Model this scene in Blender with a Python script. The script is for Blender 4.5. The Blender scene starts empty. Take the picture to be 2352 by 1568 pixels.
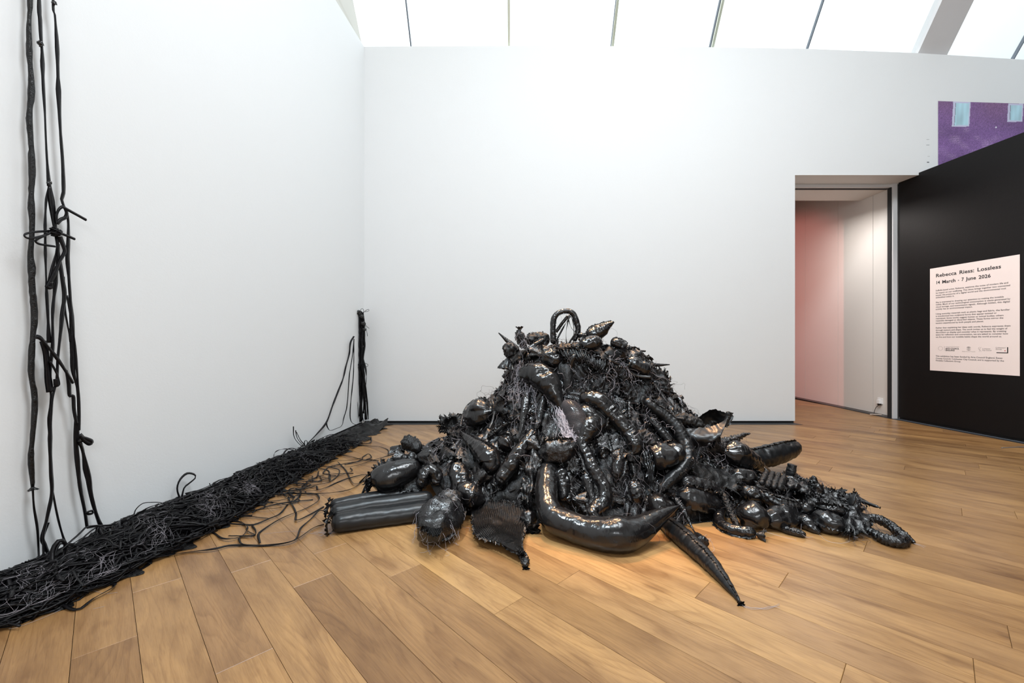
import bpy, math, random
import numpy as np
from mathutils import Vector, Matrix

# ------------------------------------------------------------------ camera, world, lights, exposure
F = 966.0; CX = 1176.0; CY = 784.0; CH = 1.2
SC = bpy.context.scene
COL = SC.collection
cam_d = bpy.data.cameras.new('camera'); cam = bpy.data.objects.new('camera', cam_d); COL.objects.link(cam)
cam_d.sensor_width = 36; cam_d.lens = F/2352*36; cam_d.clip_start = .05; cam_d.clip_end = 200
cam.location = (0, 0, CH); cam.rotation_euler = (math.pi/2, 0, 0)
SC.camera = cam
SC.view_settings.view_transform = 'Standard'
SC.view_settings.look = 'None'
SC.view_settings.gamma = 1.0
SC.view_settings.use_curve_mapping = False
SC.view_settings.exposure = 0.0

W = bpy.data.worlds.new('sky'); SC.world = W; W.use_nodes = True
bg = W.node_tree.nodes['Background']; bg.inputs[0].default_value = (.90, .96, 1.0, 1); bg.inputs[1].default_value = 2.4

def area(name, loc, target, size, power, col, sy=None):
    l = bpy.data.lights.new(name, 'AREA'); l.energy = power; l.color = col; l.size = size
    if sy: l.shape = 'RECTANGLE'; l.size_y = sy
    o = bpy.data.objects.new(name, l); COL.objects.link(o); o.location = loc
    d = Vector(target)-Vector(loc); o.rotation_euler = d.to_track_quat('-Z', 'Y').to_euler(); return o
def spot(name, loc, target, power, col, ang=50, r=.06, blend=.6):
    l = bpy.data.lights.new(name, 'SPOT'); l.energy = power; l.color = col; l.spot_size = math.radians(ang)
    l.spot_blend = blend; l.shadow_soft_size = r
    o = bpy.data.objects.new(name, l); COL.objects.link(o); o.location = loc
    d = Vector(target)-Vector(loc); o.rotation_euler = d.to_track_quat('-Z', 'Y').to_euler(); return o
area('ceiling_fill', (1.8, 1.4, 7.3), (1.8, 1.9, 0), 3.4, 470, (.90, .96, 1.0), 2.0)  # added soft fill below the closed ceiling, no skylight opening here
area('rear_fill', (1.0, -3.0, 3.2), (.8, 4, 1.0), 3.0, 95, (.93, .97, 1.0), 1.2)  # added fill from behind the viewer, the rear wall has no window
spot('warm_track_lamp', (-.7, 4.3, 5.6), (.4, 3.55, .8), 900, (1, .56, .28), 27, .14)
spot('warm_track_lamp', (1.5, 4.9, 5.6), (.9, 3.55, .8), 900, (1, .56, .28), 27, .14)
spot('cool_glint_fill', (-1.2, 1.0, 5.2), (.5, 3.1, .4), 1000, (.75, .9, 1), 40, .14)  # added spot standing in for the bluish skylight glints on the heap
spot('sign_lamp', (3.4, 4.0, 5.2), (6.0, 5.5, 1.5), 260, (1, .86, .80), 40)
spot('red_projector', (2.2, 9.6, 2.6), (6.1, 9.4, 1.3), 210, (1, .27, .23), 80, .04, .3)
area('passage_fill', (5.05, 6.95, 3.3), (5.3, 7.2, 0), .6, 24, (1, .93, .88))  # added fill under the soffit, brightens the passage wall

# ------------------------------------------------------------------ helpers
def link(o, parent=None):
    COL.objects.link(o)
    if parent is not None:
        o.parent = parent
        o.matrix_parent_inverse = Matrix.Translation(-parent.location)
    return o
def mesh_obj(name, V, Fc, mat, parent=None, smooth=True, origin=None):
    V = np.asarray(V, float).reshape(-1, 3)
    if origin is None:
        origin = (V.min(0)+V.max(0))/2; origin[2] = V[:, 2].min()
    origin = np.asarray(origin, float)
    me = bpy.data.meshes.new(name)
    me.from_pydata((V-origin).tolist(), [], [tuple(f) for f in Fc])
    if smooth: me.polygons.foreach_set('use_smooth', [True]*len(me.polygons))
    for m in (mat if isinstance(mat, (list, tuple)) else [mat]): me.materials.append(m)
    me.update()
    o = bpy.data.objects.new(name, me); o.location = origin.tolist()
    return link(o, parent)
def tag(o, label=None, cat=None, group=None, kind=None):
    if label: o['label'] = label
    if cat: o['category'] = cat
    if group: o['group'] = group
    if kind: o['kind'] = kind
    return o
def empty(name, loc, label=None, cat=None, group=None, kind=None):
    o = bpy.data.objects.new(name, None); o.empty_display_size = .05; o.location = list(map(float, loc)); COL.objects.link(o)
    return tag(o, label, cat, group, kind)
class MB:
    def __init__(s): s.v = []; s.f = []; s.n = 0
    def add(s, V, Fc):
        V = np.asarray(V, float).reshape(-1, 3); n = s.n
        s.v.append(V); s.f += [tuple(i+n for i in f) for f in Fc]; s.n += len(V)
    def box(s, x0, x1, y0, y1, z0, z1):
        V = [(x, y, z) for z in (z0, z1) for y in (y0, y1) for x in (x0, x1)]
        s.add(V, [(0, 2, 3, 1), (4, 5, 7, 6), (0, 1, 5, 4), (2, 6, 7, 3), (0, 4, 6, 2), (1, 3, 7, 5)])
    def prism(s, poly, z0, z1):
        n = len(poly); V = [(x, y, z0) for x, y in poly]+[(x, y, z1) for x, y in poly]
        s.add(V, [tuple(range(n))[::-1], tuple(range(n, 2*n))]+[(i, (i+1) % n, n+(i+1) % n, n+i) for i in range(n)])
    def build(s, name, mat, parent=None, smooth=False, origin=None):
        return mesh_obj(name, np.concatenate(s.v), s.f, mat, parent, smooth, origin)
def gridf(nu, nv, wrap=False):
    fs = []
    for i in range(nu-1):
        for j in range(nv if wrap else nv-1):
            k = (j+1) % nv
            fs.append((i*nv+j, i*nv+k, (i+1)*nv+k, (i+1)*nv+j))
    return fs
def wob(P, f, seed, n=6):
    r = np.random.RandomState(seed % (2**31)); s = 0
    for i in range(n):
        d = r.normal(size=3); d /= np.linalg.norm(d)
        s = s+np.sin(P@d*f*r.uniform(.6, 1.7)*6.283+r.uniform(0, 6.28))
    return s/math.sqrt(n)
def crease(P, f, seed, n=5):
    r = np.random.RandomState((seed+77) % (2**31)); s = 0; P = P+.25/f*np.stack([wob(P, f*.5, seed+k, 3) for k in (1, 2, 3)], -1)
    for i in range(n):
        d = r.normal(size=3); d /= np.linalg.norm(d); fr = f*r.uniform(.6, 2.0)
        s = s+(np.abs(((P@d*fr+r.uniform(0, 1)) % 1)*2-1)*2-1)*min(1, f/fr*1.1)
    return s/math.sqrt(n)
def catmull(P, n):
    P = np.asarray(P, float)
    if len(P) == 2: 
        t = np.linspace(0, 1, n)[:, None]; return P[0]*(1-t)+P[1]*t
    Q = np.vstack([2*P[0]-P[1], P, 2*P[-1]-P[-2]])
    t = np.linspace(0, len(P)-1-1e-9, n); i = t.astype(int); u = (t-i)[:, None]
    a, b, c, d = Q[i], Q[i+1], Q[i+2], Q[i+3]
    return .5*((2*b)+(-a+c)*u+(2*a-5*b+4*c-d)*u**2+(-a+3*b-3*c+d)*u**3)
def even(P, n):
    s = np.r_[0, np.cumsum(np.linalg.norm(np.diff(P[:, :3], axis=0), axis=1))]
    t = np.linspace(0, s[-1], n)
    return np.stack([np.interp(t, s, P[:, k]) for k in range(P.shape[1])], -1), s[-1]
def frames(P, up=(0, 0, 1)):
    T = np.gradient(P, axis=0); T /= np.linalg.norm(T, axis=1)[:, None]+1e-9
    N = np.zeros_like(P); n = np.array(up, float); n -= n.dot(T[0])*T[0]
    if np.linalg.norm(n) < .1: n = np.array([0, -1., 0]); n -= n.dot(T[0])*T[0]
    n /= np.linalg.norm(n)
    for i in range(len(P)):
        n = n-n.dot(T[i])*T[i]; n /= np.linalg.norm(n)+1e-9; N[i] = n
    return T, N, np.cross(T, N)

# ------------------------------------------------------------------ materials
def mat(name, base=(.5, .5, .5), rough=.5, **kw):
    m = bpy.data.materials.new(name); m.use_nodes = True
    b = m.node_tree.nodes['Principled BSDF']
    b.inputs['Base Color'].default_value = (*base, 1); b.inputs['Roughness'].default_value = rough
    for k, v in kw.items(): b.inputs[k].default_value = v
    return m
def nt(m):
    T = m.node_tree; return T.nodes, T.links, T.nodes['Principled BSDF']
def bump_noise(m, specs, dist=.01, strength=.5, coord='pos'):
    N, L, b = nt(m)
    if coord == 'pos':
        g = N.new('ShaderNodeNewGeometry'); src = g.outputs['Position']
    else:
        g = N.new('ShaderNodeTexCoord'); src = g.outputs['Object']
    acc = None
    for kind, sc, det, wgt, stretch in specs:
        mp = N.new('ShaderNodeMapping'); L.new(src, mp.inputs[0]); mp.inputs['Scale'].default_value = stretch
        if kind == 'noise':
            t = N.new('ShaderNodeTexNoise'); t.inputs['Scale'].default_value = sc; t.inputs['Detail'].default_value = det; t.inputs['Distortion'].default_value = .8; out = t.outputs[0]
        elif kind == 'ridge':
            t = N.new('ShaderNodeTexNoise'); t.noise_type = 'RIDGED_MULTIFRACTAL'; t.inputs['Scale'].default_value = sc; t.inputs['Detail'].default_value = det; out = t.outputs[0]
        else:
            t = N.new('ShaderNodeTexVoronoi'); t.feature = 'F1'; t.inputs['Scale'].default_value = sc; out = t.outputs[0]
        L.new(mp.outputs[0], t.inputs['Vector'])
        mu = N.new('ShaderNodeMath'); mu.operation = 'MULTIPLY'; mu.inputs[1].default_value = wgt; L.new(out, mu.inputs[0])
        if acc is None: acc = mu.outputs[0]
        else:
            ad = N.new('ShaderNodeMath'); L.new(acc, ad.inputs[0]); L.new(mu.outputs[0], ad.inputs[1]); acc = ad.outputs[0]
    bp = N.new('ShaderNodeBump'); bp.inputs['Distance'].default_value = dist; bp.inputs['Strength'].default_value = strength
    L.new(acc, bp.inputs['Height']); L.new(bp.outputs[0], b.inputs['Normal']); return acc
WHITE = mat('white_painted_plaster', (.80, .81, .815), .75); bump_noise(WHITE, [('noise', 60, 3, 1, (1, 1, 1))], .002, .25)
WARMW = mat('warm_white_paint', (.72, .70, .67), .6)
CREAM = mat('cream_panel', (.62, .61, .56), .7)
PINKGREY = mat('painted_beam', (.62, .60, .60), .6)
FIN = mat('pale_yellow_fin', (.74, .73, .60), .5)
DARKBAR = mat('grey_glazing_bar', (.12, .14, .17), .5)
BLACKW = mat('black_emulsion', (.0052, .0043, .0045), .5, **{'Specular IOR Level': .22}); bump_noise(BLACKW, [('noise', 35, 3, 1, (1, 1, 1))], .002, .3)
FRAMEW = mat('white_steel_frame', (.68, .68, .69), .45)
RUBBER = mat('dark_recess', (.012, .012, .013), .8)
TRACK = mat('floor_grille_black', (.02, .021, .023), .5); bump_noise(TRACK, [('noise', 140, 2, 1, (1, 1, 1))], .003, .6)
PLASTIC = mat('glossy_black_plastic', (.006, .0055, .0058), .19, **{'Specular IOR Level': .6}); bump_noise(PLASTIC, [('ridge', 11, 4, .45, (1, 1, .6)), ('noise', 34, 3, .45, (1, 1, .3))], .014, .42)
PLASTIC2 = mat('crinkled_black_plastic', (.006, .0055, .0058), .19, **{'Specular IOR Level': .65}); bump_noise(PLASTIC2, [('ridge', 28, 5, .8, (1, 1, .5)), ('noise', 80, 4, .4, (1, 1, 1))], .012, .8)
SATIN = mat('satin_black_plastic', (.008, .008, .0085), .32, **{'Specular IOR Level': .4}); bump_noise(SATIN, [('noise', 30, 3, .5, (1, 1, 1))], .004, .3)
CLOTH = mat('black_woven_cloth', (.005, .0045, .0045), .34, **{'Specular IOR Level': .36}); bump_noise(CLOTH, [('ridge', 40, 5, .8, (1, 1, .6)), ('noise', 160, 3, .4, (1, 1, 1))], .010, .8)
RIBBON = mat('black_strip', (.0055, .005, .006), .36, **{'Specular IOR Level': .22}); bump_noise(RIBBON, [('noise', 90, 3, 1, (1, 1, .3))], .003, .5)
THREAD = mat('pale_frayed_thread', (.36, .33, .36), .6)
THREADD = mat('grey_frayed_thread', (.075, .068, .075), .6)
PAPER = mat('pink_white_print', (.86, .74, .70), .7)
INK = mat('black_ink', (.02, .018, .02), .6)
INKG = mat('grey_ink', (.10, .085, .085), .7)
RED = mat('red_ink', (.5, .03, .03), .6)
SOCK = mat('white_socket_plastic', (.8, .8, .8), .35)
CABLE = mat('black_cable', (.01, .01, .01), .5)
CABLEG = mat('pale_beige_cable', (.45, .38, .33), .5)

def wood_mat():
    m = mat('oiled_oak', rough=.30); N, L, b = nt(m)
    g = N.new('ShaderNodeNewGeometry'); oi = N.new('ShaderNodeObjectInfo')
    rot = N.new('ShaderNodeMapping'); rot.vector_type = 'POINT'; rot.inputs['Rotation'].default_value = (0, 0, -math.atan2(.715, -.699))
    L.new(g.outputs['Position'], rot.inputs[0])
    off = N.new('ShaderNodeVectorMath'); off.operation = 'SCALE'; L.new(oi.outputs['Random'], off.inputs['Scale']); off.inputs[0].default_value = (37, 53, 19)
    add = N.new('ShaderNodeVectorMath'); L.new(rot.outputs[0], add.inputs[0]); L.new(off.outputs[0], add.inputs[1])
    def noise(scale, st, det=4, dis=0.):
        mp = N.new('ShaderNodeMapping'); mp.inputs['Scale'].default_value = st; L.new(add.outputs[0], mp.inputs[0])
        t = N.new('ShaderNodeTexNoise'); t.inputs['Scale'].default_value = scale; t.inputs['Detail'].default_value = det; t.inputs['Distortion'].default_value = dis
        L.new(mp.outputs[0], t.inputs[0]); return t.outputs[0]
    def ramp(src, stops):
        r = N.new('ShaderNodeValToRGB'); L.new(src, r.inputs[0]); e = r.color_ramp.elements
        e[0].position, e[0].color = stops[0][0], (*stops[0][1], 1); e[1].position, e[1].color = stops[-1][0], (*stops[-1][1], 1)
        for p, c in stops[1:-1]:
            k = e.new(p); k.color = (*c, 1)
        return r.outputs[0]
    def mix(a, bb, fac, mode='MIX'):
        x = N.new('ShaderNodeMix'); x.data_type = 'RGBA'; x.blend_type = mode
        if hasattr(fac, 'links') or not isinstance(fac, float): L.new(fac, x.inputs[0])
        else: x.inputs[0].default_value = fac
        L.new(a, x.inputs[6]); L.new(bb, x.inputs[7]); return x.outputs[2]
    plank = ramp(oi.outputs['Random'], [(0, (.25, .130, .050)), (.35, (.32, .172, .067)), (.7, (.375, .208, .082)), (1, (.28, .150, .064))])
    mottling = ramp(noise(2.2, (1, 4, 1), 5, .6), [(.28, (.62, .55, .49)), (.48, (.96, .95, .94)), (.72, (1.22, 1.23, 1.2))])
    grain = ramp(noise(9, (1, 16, 1), 6, 1.2), [(.3, (.78, .74, .70)), (.55, (1, 1, 1)), (.8, (1.08, 1.08, 1.07))])
    rn = noise(1.25, (.42, 3.4, 1), 1.5, .15); mm = N.new('ShaderNodeMath'); mm.operation = 'MULTIPLY'; mm.inputs[1].default_value = 26; L.new(rn, mm.inputs[0])
    fr = N.new('ShaderNodeMath'); fr.operation = 'FRACT'; L.new(mm.outputs[0], fr.inputs[0])
    rings = ramp(fr.outputs[0], [(0, (.80, .76, .72)), (.14, (.90, .87, .84)), (.5, (1.02, 1.02, 1.02)), (.9, (1.03, 1.03, 1.02)), (1, (.82, .78, .74))])
    nf = N.new('ShaderNodeMapRange'); L.new(noise(1.1, (1, 3, 1), 1), nf.inputs[0]); nf.inputs[1].default_value = .38; nf.inputs[2].default_value = .62; nf.inputs[3].default_value = .15; nf.inputs[4].default_value = .9; noise_f = nf.outputs[0]
    kn = ramp(noise(2.6, (1, 2.4, 1), 3, .5), [(.62, (1, 1, 1)), (.70, (.72, .66, .60)), (.78, (.40, .34, .32))])
    c = mix(plank, mottling, 1.0, 'MULTIPLY'); c = mix(c, grain, .8, 'MULTIPLY'); c = mix(c, rings, noise_f, 'MULTIPLY'); c = mix(c, kn, .8, 'MULTIPLY')
    L.new(c, b.inputs['Base Color'])
    rr = N.new('ShaderNodeMapRange'); L.new(noise(3, (1, 5, 1)), rr.inputs[0]); rr.inputs[3].default_value = .26; rr.inputs[4].default_value = .42; L.new(rr.outputs[0], b.inputs['Roughness'])
    bp = N.new('ShaderNodeBump'); bp.inputs['Distance'].default_value = .002; bp.inputs['Strength'].default_value = .25; L.new(noise(9, (1, 16, 1), 6, 1.2), bp.inputs['Height']); L.new(bp.outputs[0], b.inputs['Normal'])
    return m
WOOD = wood_mat()
def glass_mat():
    m = bpy.data.materials.new('skylight_glass'); m.use_nodes = True; N = m.node_tree.nodes; L = m.node_tree.links
    N.clear(); o = N.new('ShaderNodeOutputMaterial'); t = N.new('ShaderNodeBsdfTransparent'); t.inputs[0].default_value = (.95, .97, .97, 1)
    g = N.new('ShaderNodeBsdfGlossy'); g.inputs['Roughness'].default_value = .03; mx = N.new('ShaderNodeMixShader'); mx.inputs[0].default_value = .06
    L.new(t.outputs[0], mx.inputs[1]); L.new(g.outputs[0], mx.inputs[2]); L.new(mx.outputs[0], o.inputs[0]); return m
GLASS = glass_mat()
def mural_mat():
    m = mat('purple_house_print', rough=.6); N, L, b = nt(m)
    a = N.new('ShaderNodeAttribute'); a.attribute_name = 'print'; L.new(a.outputs['Color'], b.inputs['Base Color']); return m

# ------------------------------------------------------------------ geometry of the room
YB = 6.2
def lw(Y): return -2.668+.0787*Y          # left wall
def bw(Y): return 6.443-.072*Y            # black partition face
def pw(Y): return 5.953+.03*(Y-6.58)      # passage wall
def st(o, label=None): tag(o, label, None, None, 'structure'); return o
def Zat(ypx, Y): return CH+(CY-ypx)/F*Y
def Xat(xpx, Y): return (xpx-CX)/F*Y
TH = .36
# floor slab and planks
m = MB(); m.box(-4, 9.2, -4.2, 13.2, -.12, -.016); floor = st(m.build('floor', mat('subfloor', (.05, .03, .015), .7)), 'honey oak plank floor of the gallery')
DV = np.array([-.699, .715]); DV /= np.linalg.norm(DV); NV = np.array([.715, .699]); NV /= np.linalg.norm(NV)
def clip(poly, a, b_, c):   # keep a*x+b*y<=c
    out = []
    for i in range(len(poly)):
        p, q = poly[i], poly[(i+1) % len(poly)]; dp = a*p[0]+b_*p[1]-c; dq = a*q[0]+b_*q[1]-c
        if dp <= 0: out.append(p)
        if (dp < 0) != (dq < 0) and dp != dq:
            t = dp/(dp-dq); out.append((p[0]+t*(q[0]-p[0]), p[1]+t*(q[1]-p[1])))
    return out
joints = {}
for jx, jy in [(1619, 1348.7), (1309.5, 1322.5), (934.5, 1308), (1172.5, 1388), (360, 1344), (579, 1299), (1804.5, 1324.5), (1938, 1541), (2236.6, 1530), (2316, 1448), (1991, 1245.5)]:
    Y = CH*F/(jy-CY); X = Xat(jx, Y); p = np.array([X, Y]); k = int(math.floor((p@NV-.107)/.188)); joints.setdefault(k, []).append(p@DV)
R = random.Random(5)
regions = [[(1, .0787, 0, 0)]]
for k in range(-14, 56):
    n0 = .107+.188*k+.0008; n1 = n0+.188-.0016
    L_ = R.choice([1.9, 2.1, 2.3, 2.0]); u0 = joints[k][0] if k in joints else R.uniform(0, L_)
    if k in joints and len(joints[k]) > 1: L_ = max(1.2, abs(joints[k][0]-joints[k][1]))
    for i in range(-9, 9):
        ua = u0+i*L_+.0006; ub = u0+(i+1)*L_-.0006
        poly = [tuple(DV*ua+NV*n0), tuple(DV*ub+NV*n0), tuple(DV*ub+NV*n1), tuple(DV*ua+NV*n1)]
        poly = clip(poly, -1, .0787, 2.668-.004); poly = clip(poly, 0, -1, -.35) if poly else poly
        poly = clip(poly, 1, .072, 6.443+.05) if poly else poly
        poly = clip(poly, 0, 1, 9.8) if poly else poly
        if len(poly) < 3: continue
        P = np.array(poly); ar = .5*abs(np.dot(P[:, 0], np.roll(P[:, 1], -1))-np.dot(P[:, 1], np.roll(P[:, 0], -1)))
        if ar < .004: continue
        # leave out what lies wholly behind the back wall, off the passage
        if P[:, 1].min() > YB+.05 and (P[:, 0].max() < 3.6): continue
        c = P.mean(0); Q = c+(P-c)*(1-.0012/ max(.05, np.abs(P-c).max()))
        n = len(P); V = [(x, y, -.0155) for x, y in P]+[(x, y, -.0012) for x, y in P]+[(x, y, 0) for x, y in Q]
        fs = [tuple(range(2*n, 3*n))]+[(a*n+j, a*n+(j+1) % n, (a+1)*n+(j+1) % n, (a+1)*n+j) for a in (0, 1) for j in range(n)]
        area2 = np.dot(P[:, 0], np.roll(P[:, 1], -1))-np.dot(P[:, 1], np.roll(P[:, 0], -1))
        if area2 < 0: fs = [f[::-1] for f in fs]
        mesh_obj('plank', V, fs, WOOD, floor, False)
m = MB(); m.prism([(lw(-4)-.02, -4), (bw(-4)+.05, -4), (bw(.36)+.05, .345), (lw(.36)+.004, .345)], -.0155, -.0002); m.build('rear_boards', WOOD, floor)

# left wall
m = MB(); t = .25
m.prism([(lw(-4), -4), (lw(YB+.1), YB+.1), (lw(YB+.1)-t, YB+.1), (lw(-4)-t, -4)], .03, 5.545); wl = st(m.build('wall_left', WHITE), 'tall white gallery wall on the left')
m = MB(); m.prism([(lw(-4)-.03, -4), (lw(YB)-.03, YB), (lw(YB)-.2, YB), (lw(-4)-.2, -4)], 0, .03); st(m.build('baseboard_left', RUBBER))
# gable above the left wall, bounded by the slope of the glazing
SL = 1.43
GY0, GZ0 = YB+.12, 5.45
def gz(Y): return GZ0+SL*(GY0-Y)
TOPZ = 7.6; YT = GY0-(TOPZ-GZ0)/SL
V = []
for s in (0, -.12):
    V += [(lw(-4)-.03+s, -4, 5.5), (lw(YB)-.03+s, YB+.1, 5.5), (lw(YB)-.03+s, YB, 5.56), (lw(YT)-.03+s, YT, TOPZ), (lw(-4)-.03+s, -4, TOPZ)]
st(mesh_obj('trim_1', V, [(0, 1, 2, 3, 4), (9, 8, 7, 6, 5)]+[(i, (i+1) % 5, 5+(i+1) % 5, 5+i)[::-1] for i in range(5)], CREAM, None, False), 'cream gable panel above the left wall')
# back wall with opening (profiled top edge)
top = [(833, 107), (1170, 105.3), (1405, 106), (1632, 108.5), (1855, 112), (2111, 122), (2352, 137), (2560, 152)]
tp = [(Xat(x, YB), Zat(y, YB)) for x, y in top]; tp[0] = (lw(YB)-.02, tp[0][1])
XD = Xat(1826, YB); ZD = Zat(402, YB); XE = 8.1
outline = [(lw(YB)-.02, .03), (XD, .03), (XD, ZD), (6.10, ZD), (6.10, .03), (XE, .03), (XE, tp[-1][1])]+tp[::-1][0:]
outline[6] = (XE, tp[-1][1]-.02)
segs = []
pts_low = [(lw(YB)-.02, XD, .03), (XD, 6.10, ZD), (6.10, XE, .03)]
def topz(x):
    return float(np.interp(x, [p[0] for p in tp], [p[1] for p in tp]))
m = MB()
for xa, xb, z0 in pts_low:
    xs = sorted([xa, xb]+[p[0] for p in tp if xa < p[0] < xb])
    n = len(xs)
    V = [(x, YB, z0) for x in xs]+[(x, YB, topz(x)) for x in xs]+[(x, YB+TH, z0) for x in xs]+[(x, YB+TH, topz(x)) for x in xs]
    fs = []
    for i in range(n-1):
        fs += [(i, i+1, n+i+1, n+i), (2*n+i+1, 2*n+i, 3*n+i, 3*n+i+1), (n+i, n+i+1, 3*n+i+1, 3*n+i), (i+1, i, 2*n+i, 2*n+i+1)]
    fs += [(0, n, 3*n, 2*n), (n-1, 3*n-1, 4*n-1, 2*n-1)]
    m.add(V, fs)
st(m.build('wall_back', WHITE), 'long white back wall with a tall doorway at its right')
m = MB(); m.box(lw(YB), XD, YB+.03, YB+.12, 0, .03); st(m.build('baseboard_back', RUBBER))
m = MB(); m.prism([(lw(YB)+.02, YB-.14), (XD+.02, YB-.14), (XD-.03, YB+.03), (lw(YB)+.02, YB+.03)], -.003, .0025); st(m.build('trim_2', TRACK), 'black floor grille running along the back wall')
for Y0, Y1 in [(2.0, YB)]:
    m = MB(); m.prism([(lw(Y0)+.14, Y0), (lw(Y1)+.14, Y1), (lw(Y1)-.02, Y1), (lw(Y0)-.02, Y0)], -.003, .0022); st(m.build('trim_3', TRACK), 'black floor grille along the left wall')
# black partition
m = MB(); Yp = 6.50
m.prism([(bw(-1.5), -1.5), (bw(-1.5)+.16, -1.5), (bw(Yp)+.16, Yp), (bw(Yp), Yp)], .035, ZD+.035)
st(m.build('wall_right', BLACKW), 'matt black partition wall carrying the text panel')
m = MB(); m.prism([(bw(-1.5)+.02, -1.5), (bw(-1.5)+.1, -1.5), (bw(Yp)+.1, Yp), (bw(Yp)+.02, Yp)], 0, .035); st(m.build('baseboard_right', RUBBER))
m = MB(); m.prism([(bw(-1.5)-.10, -1.5), (bw(-1.5)+.04, -1.5), (bw(6.7)+.04, 6.7), (pw(7.9)-.01, 8.3), (pw(7.9)-.07, 7.9), (bw(6.6)-.10, 6.6)], -.003, .0028); st(m.build('trim_4', TRACK), 'black floor grille along the foot of the black partition')
m = MB(); m.prism([(bw(-1.5)-.028, -1.5), (bw(-1.5)-.018, -1.5), (bw(6.5)-.018, 6.5), (bw(6.5)-.028, 6.5)], .002, .007); st(m.build('trim_5', DARKBAR), 'thin grey metal edge of the floor grille')
# outer walls
m = MB(); m.box(lw(-4)-.3, XE+.2, -4.2, -4, 0, 7.9); st(m.build('wall_rear', WHITE), 'white wall behind the viewer')
m = MB(); m.box(XE, XE+.2, -4, 13, 0, 7.9); st(m.build('wall_far_right', WHITE), 'white outer wall beyond the partition')
m = MB(); m.box(lw(-4)-.3, XE+.2, -4.2, YT+.02, TOPZ, TOPZ+.2); st(m.build('ceiling', mat('white_ceiling', (.8, .8, .8), .8)), 'white ceiling')
# door opening
door = st(empty('door_1', (XD, YB+TH, 0)), 'tall open doorway into the next room')
yF = YB+TH
m = MB(); m.box(5.915, 5.985, yF-.03, yF+.05, 0, ZD); m.build('door_jamb', FRAMEW, door)
m = MB(); m.box(5.899, 5.915, yF-.01, yF+.05, .0, ZD-.05); m.build('door_seal', RUBBER, door)
m = MB(); m.box(XD-.1, 5.985, yF, yF+.05, ZD-.048, ZD-.002); m.build('door_head', FRAMEW, door)
m = MB(); m.box(XD-.1, 5.915, yF+.05, yF+.09, ZD-.056, ZD-.044); m.build('door_track', RUBBER, door)
# soffit and passage
m = MB(); m.box(XD-.3, 6.4, yF+.05, 7.20, ZD-.042, ZD+.35); st(m.build('ceiling_passage', WARMW), 'low soffit inside the doorway')
ys = [yF+.05, 6.94, 6.955, 9.0, 9.012, 12.2]
pass_wall = st(empty('wall_passage', (pw(7), 7, 0)), 'pale passage wall made of tall flush panels')
for a, b_ in ((yF+.05, 6.945), (6.953, 7.72), (7.726, 8.62), (8.626, 12.2)):
    m = MB(); m.prism([(pw(a), a), (pw(b_), b_), (pw(b_)+.1, b_), (pw(a)+.1, a)], .03, 5.2); m.build('wall_panel', WARMW, pass_wall)
m = MB(); m.prism([(pw(6.6)+.005, 6.6), (pw(12.2)+.005, 12.2), (pw(12.2)+.12, 12.2), (pw(6.6)+.12, 6.6)], 0, 5.2); m.build('wall_backing', mat('panel_gap', (.25, .23, .22), .8), pass_wall)
m = MB(); m.box(4.2, 4.83, 7.25, 8.2, 0, 5.2); st(m.build('light_blocker', WARMW), 'added unseen block that edges the red light in the next room')  # out of view, added to cut the red light to a sharp edge
m = MB(); m.box(1.5, 6.4, 12.2, 12.4, 0, 5.2); st(m.build('wall_far', WARMW))
m = MB(); m.box(1.3, 1.5, yF, 12.4, 0, 5.2); st(m.build('wall_inner_left', WARMW))
m = MB(); m.box(1.3, 6.6, 7.2, 12.4, 5.2, 5.4); st(m.build('ceiling_inner', WARMW))
m = MB(); m.box(1.3, 6.6, 7.14, 7.2, ZD+.3, 5.4); st(m.build('wall_inner_header', WARMW))
m = MB(); m.box(1.3, XD-.3, yF+.02, 7.2, ZD+.0, ZD+.4); st(m.build('ceiling_inner_side', WARMW))
m = MB(); m.box(1.5, 6.4, 9.8, 12.2, -.016, 0); m.build('rear_boards', WOOD, floor)
m = MB(); m.box(1.5, XD-.8, yF, 9.8, -.016, -.001); m.build('rear_boards', WOOD, floor)

# sloped skylight: panes, bars, fins and beam
def slope_pt(x, yoff, Y): return (x, Y+yoff*.82, gz(Y)+yoff*.57)
def slanted(name, xa, xb, mat_, parent, d0=0., d1=.05, Y0=GY0+.05, Y1=YT-.02):
    V = [slope_pt(x, d, Y) for Y in (Y0, Y1) for d in (d0, d1) for x in (xa, xb)]
    fs = [(0, 1, 3, 2), (4, 6, 7, 5), (0, 4, 5, 1), (2, 3, 7, 6), (0, 2, 6, 4), (1, 5, 7, 3)]
    return mesh_obj(name, V, fs, mat_, parent, False)
def xs_at(xpx): return Xat(xpx, GY0-.07)
win = st(empty('window_1', (0, GY0, GZ0)), 'bright sloping skylight above the back wall')
bars = [826, 944, 1169, 1403, 1632, 1856, 2146, 2343, 2560]
for i in range(len(bars)-1):
    slanted('pane', xs_at(bars[i])+.006, xs_at(bars[i+1])-.006, GLASS, win, .03, .045)
for b_ in (944, 1403, 1631, 1856, 2343):
    slanted('glazing_bar', xs_at(b_)-(.003 if b_ == 1403 else .007), xs_at(b_)+(.003 if b_ == 1403 else .007), DARKBAR, win, .0, .05)
for b_ in (1169, 1408.5, 1640): slanted('glazing_fin', xs_at(b_)-.017, xs_at(b_)+.017, FIN, win, .05, .12)
slanted('roof_beam', xs_at(2111), xs_at(2180), PINKGREY, win, -.02, .12)

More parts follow.
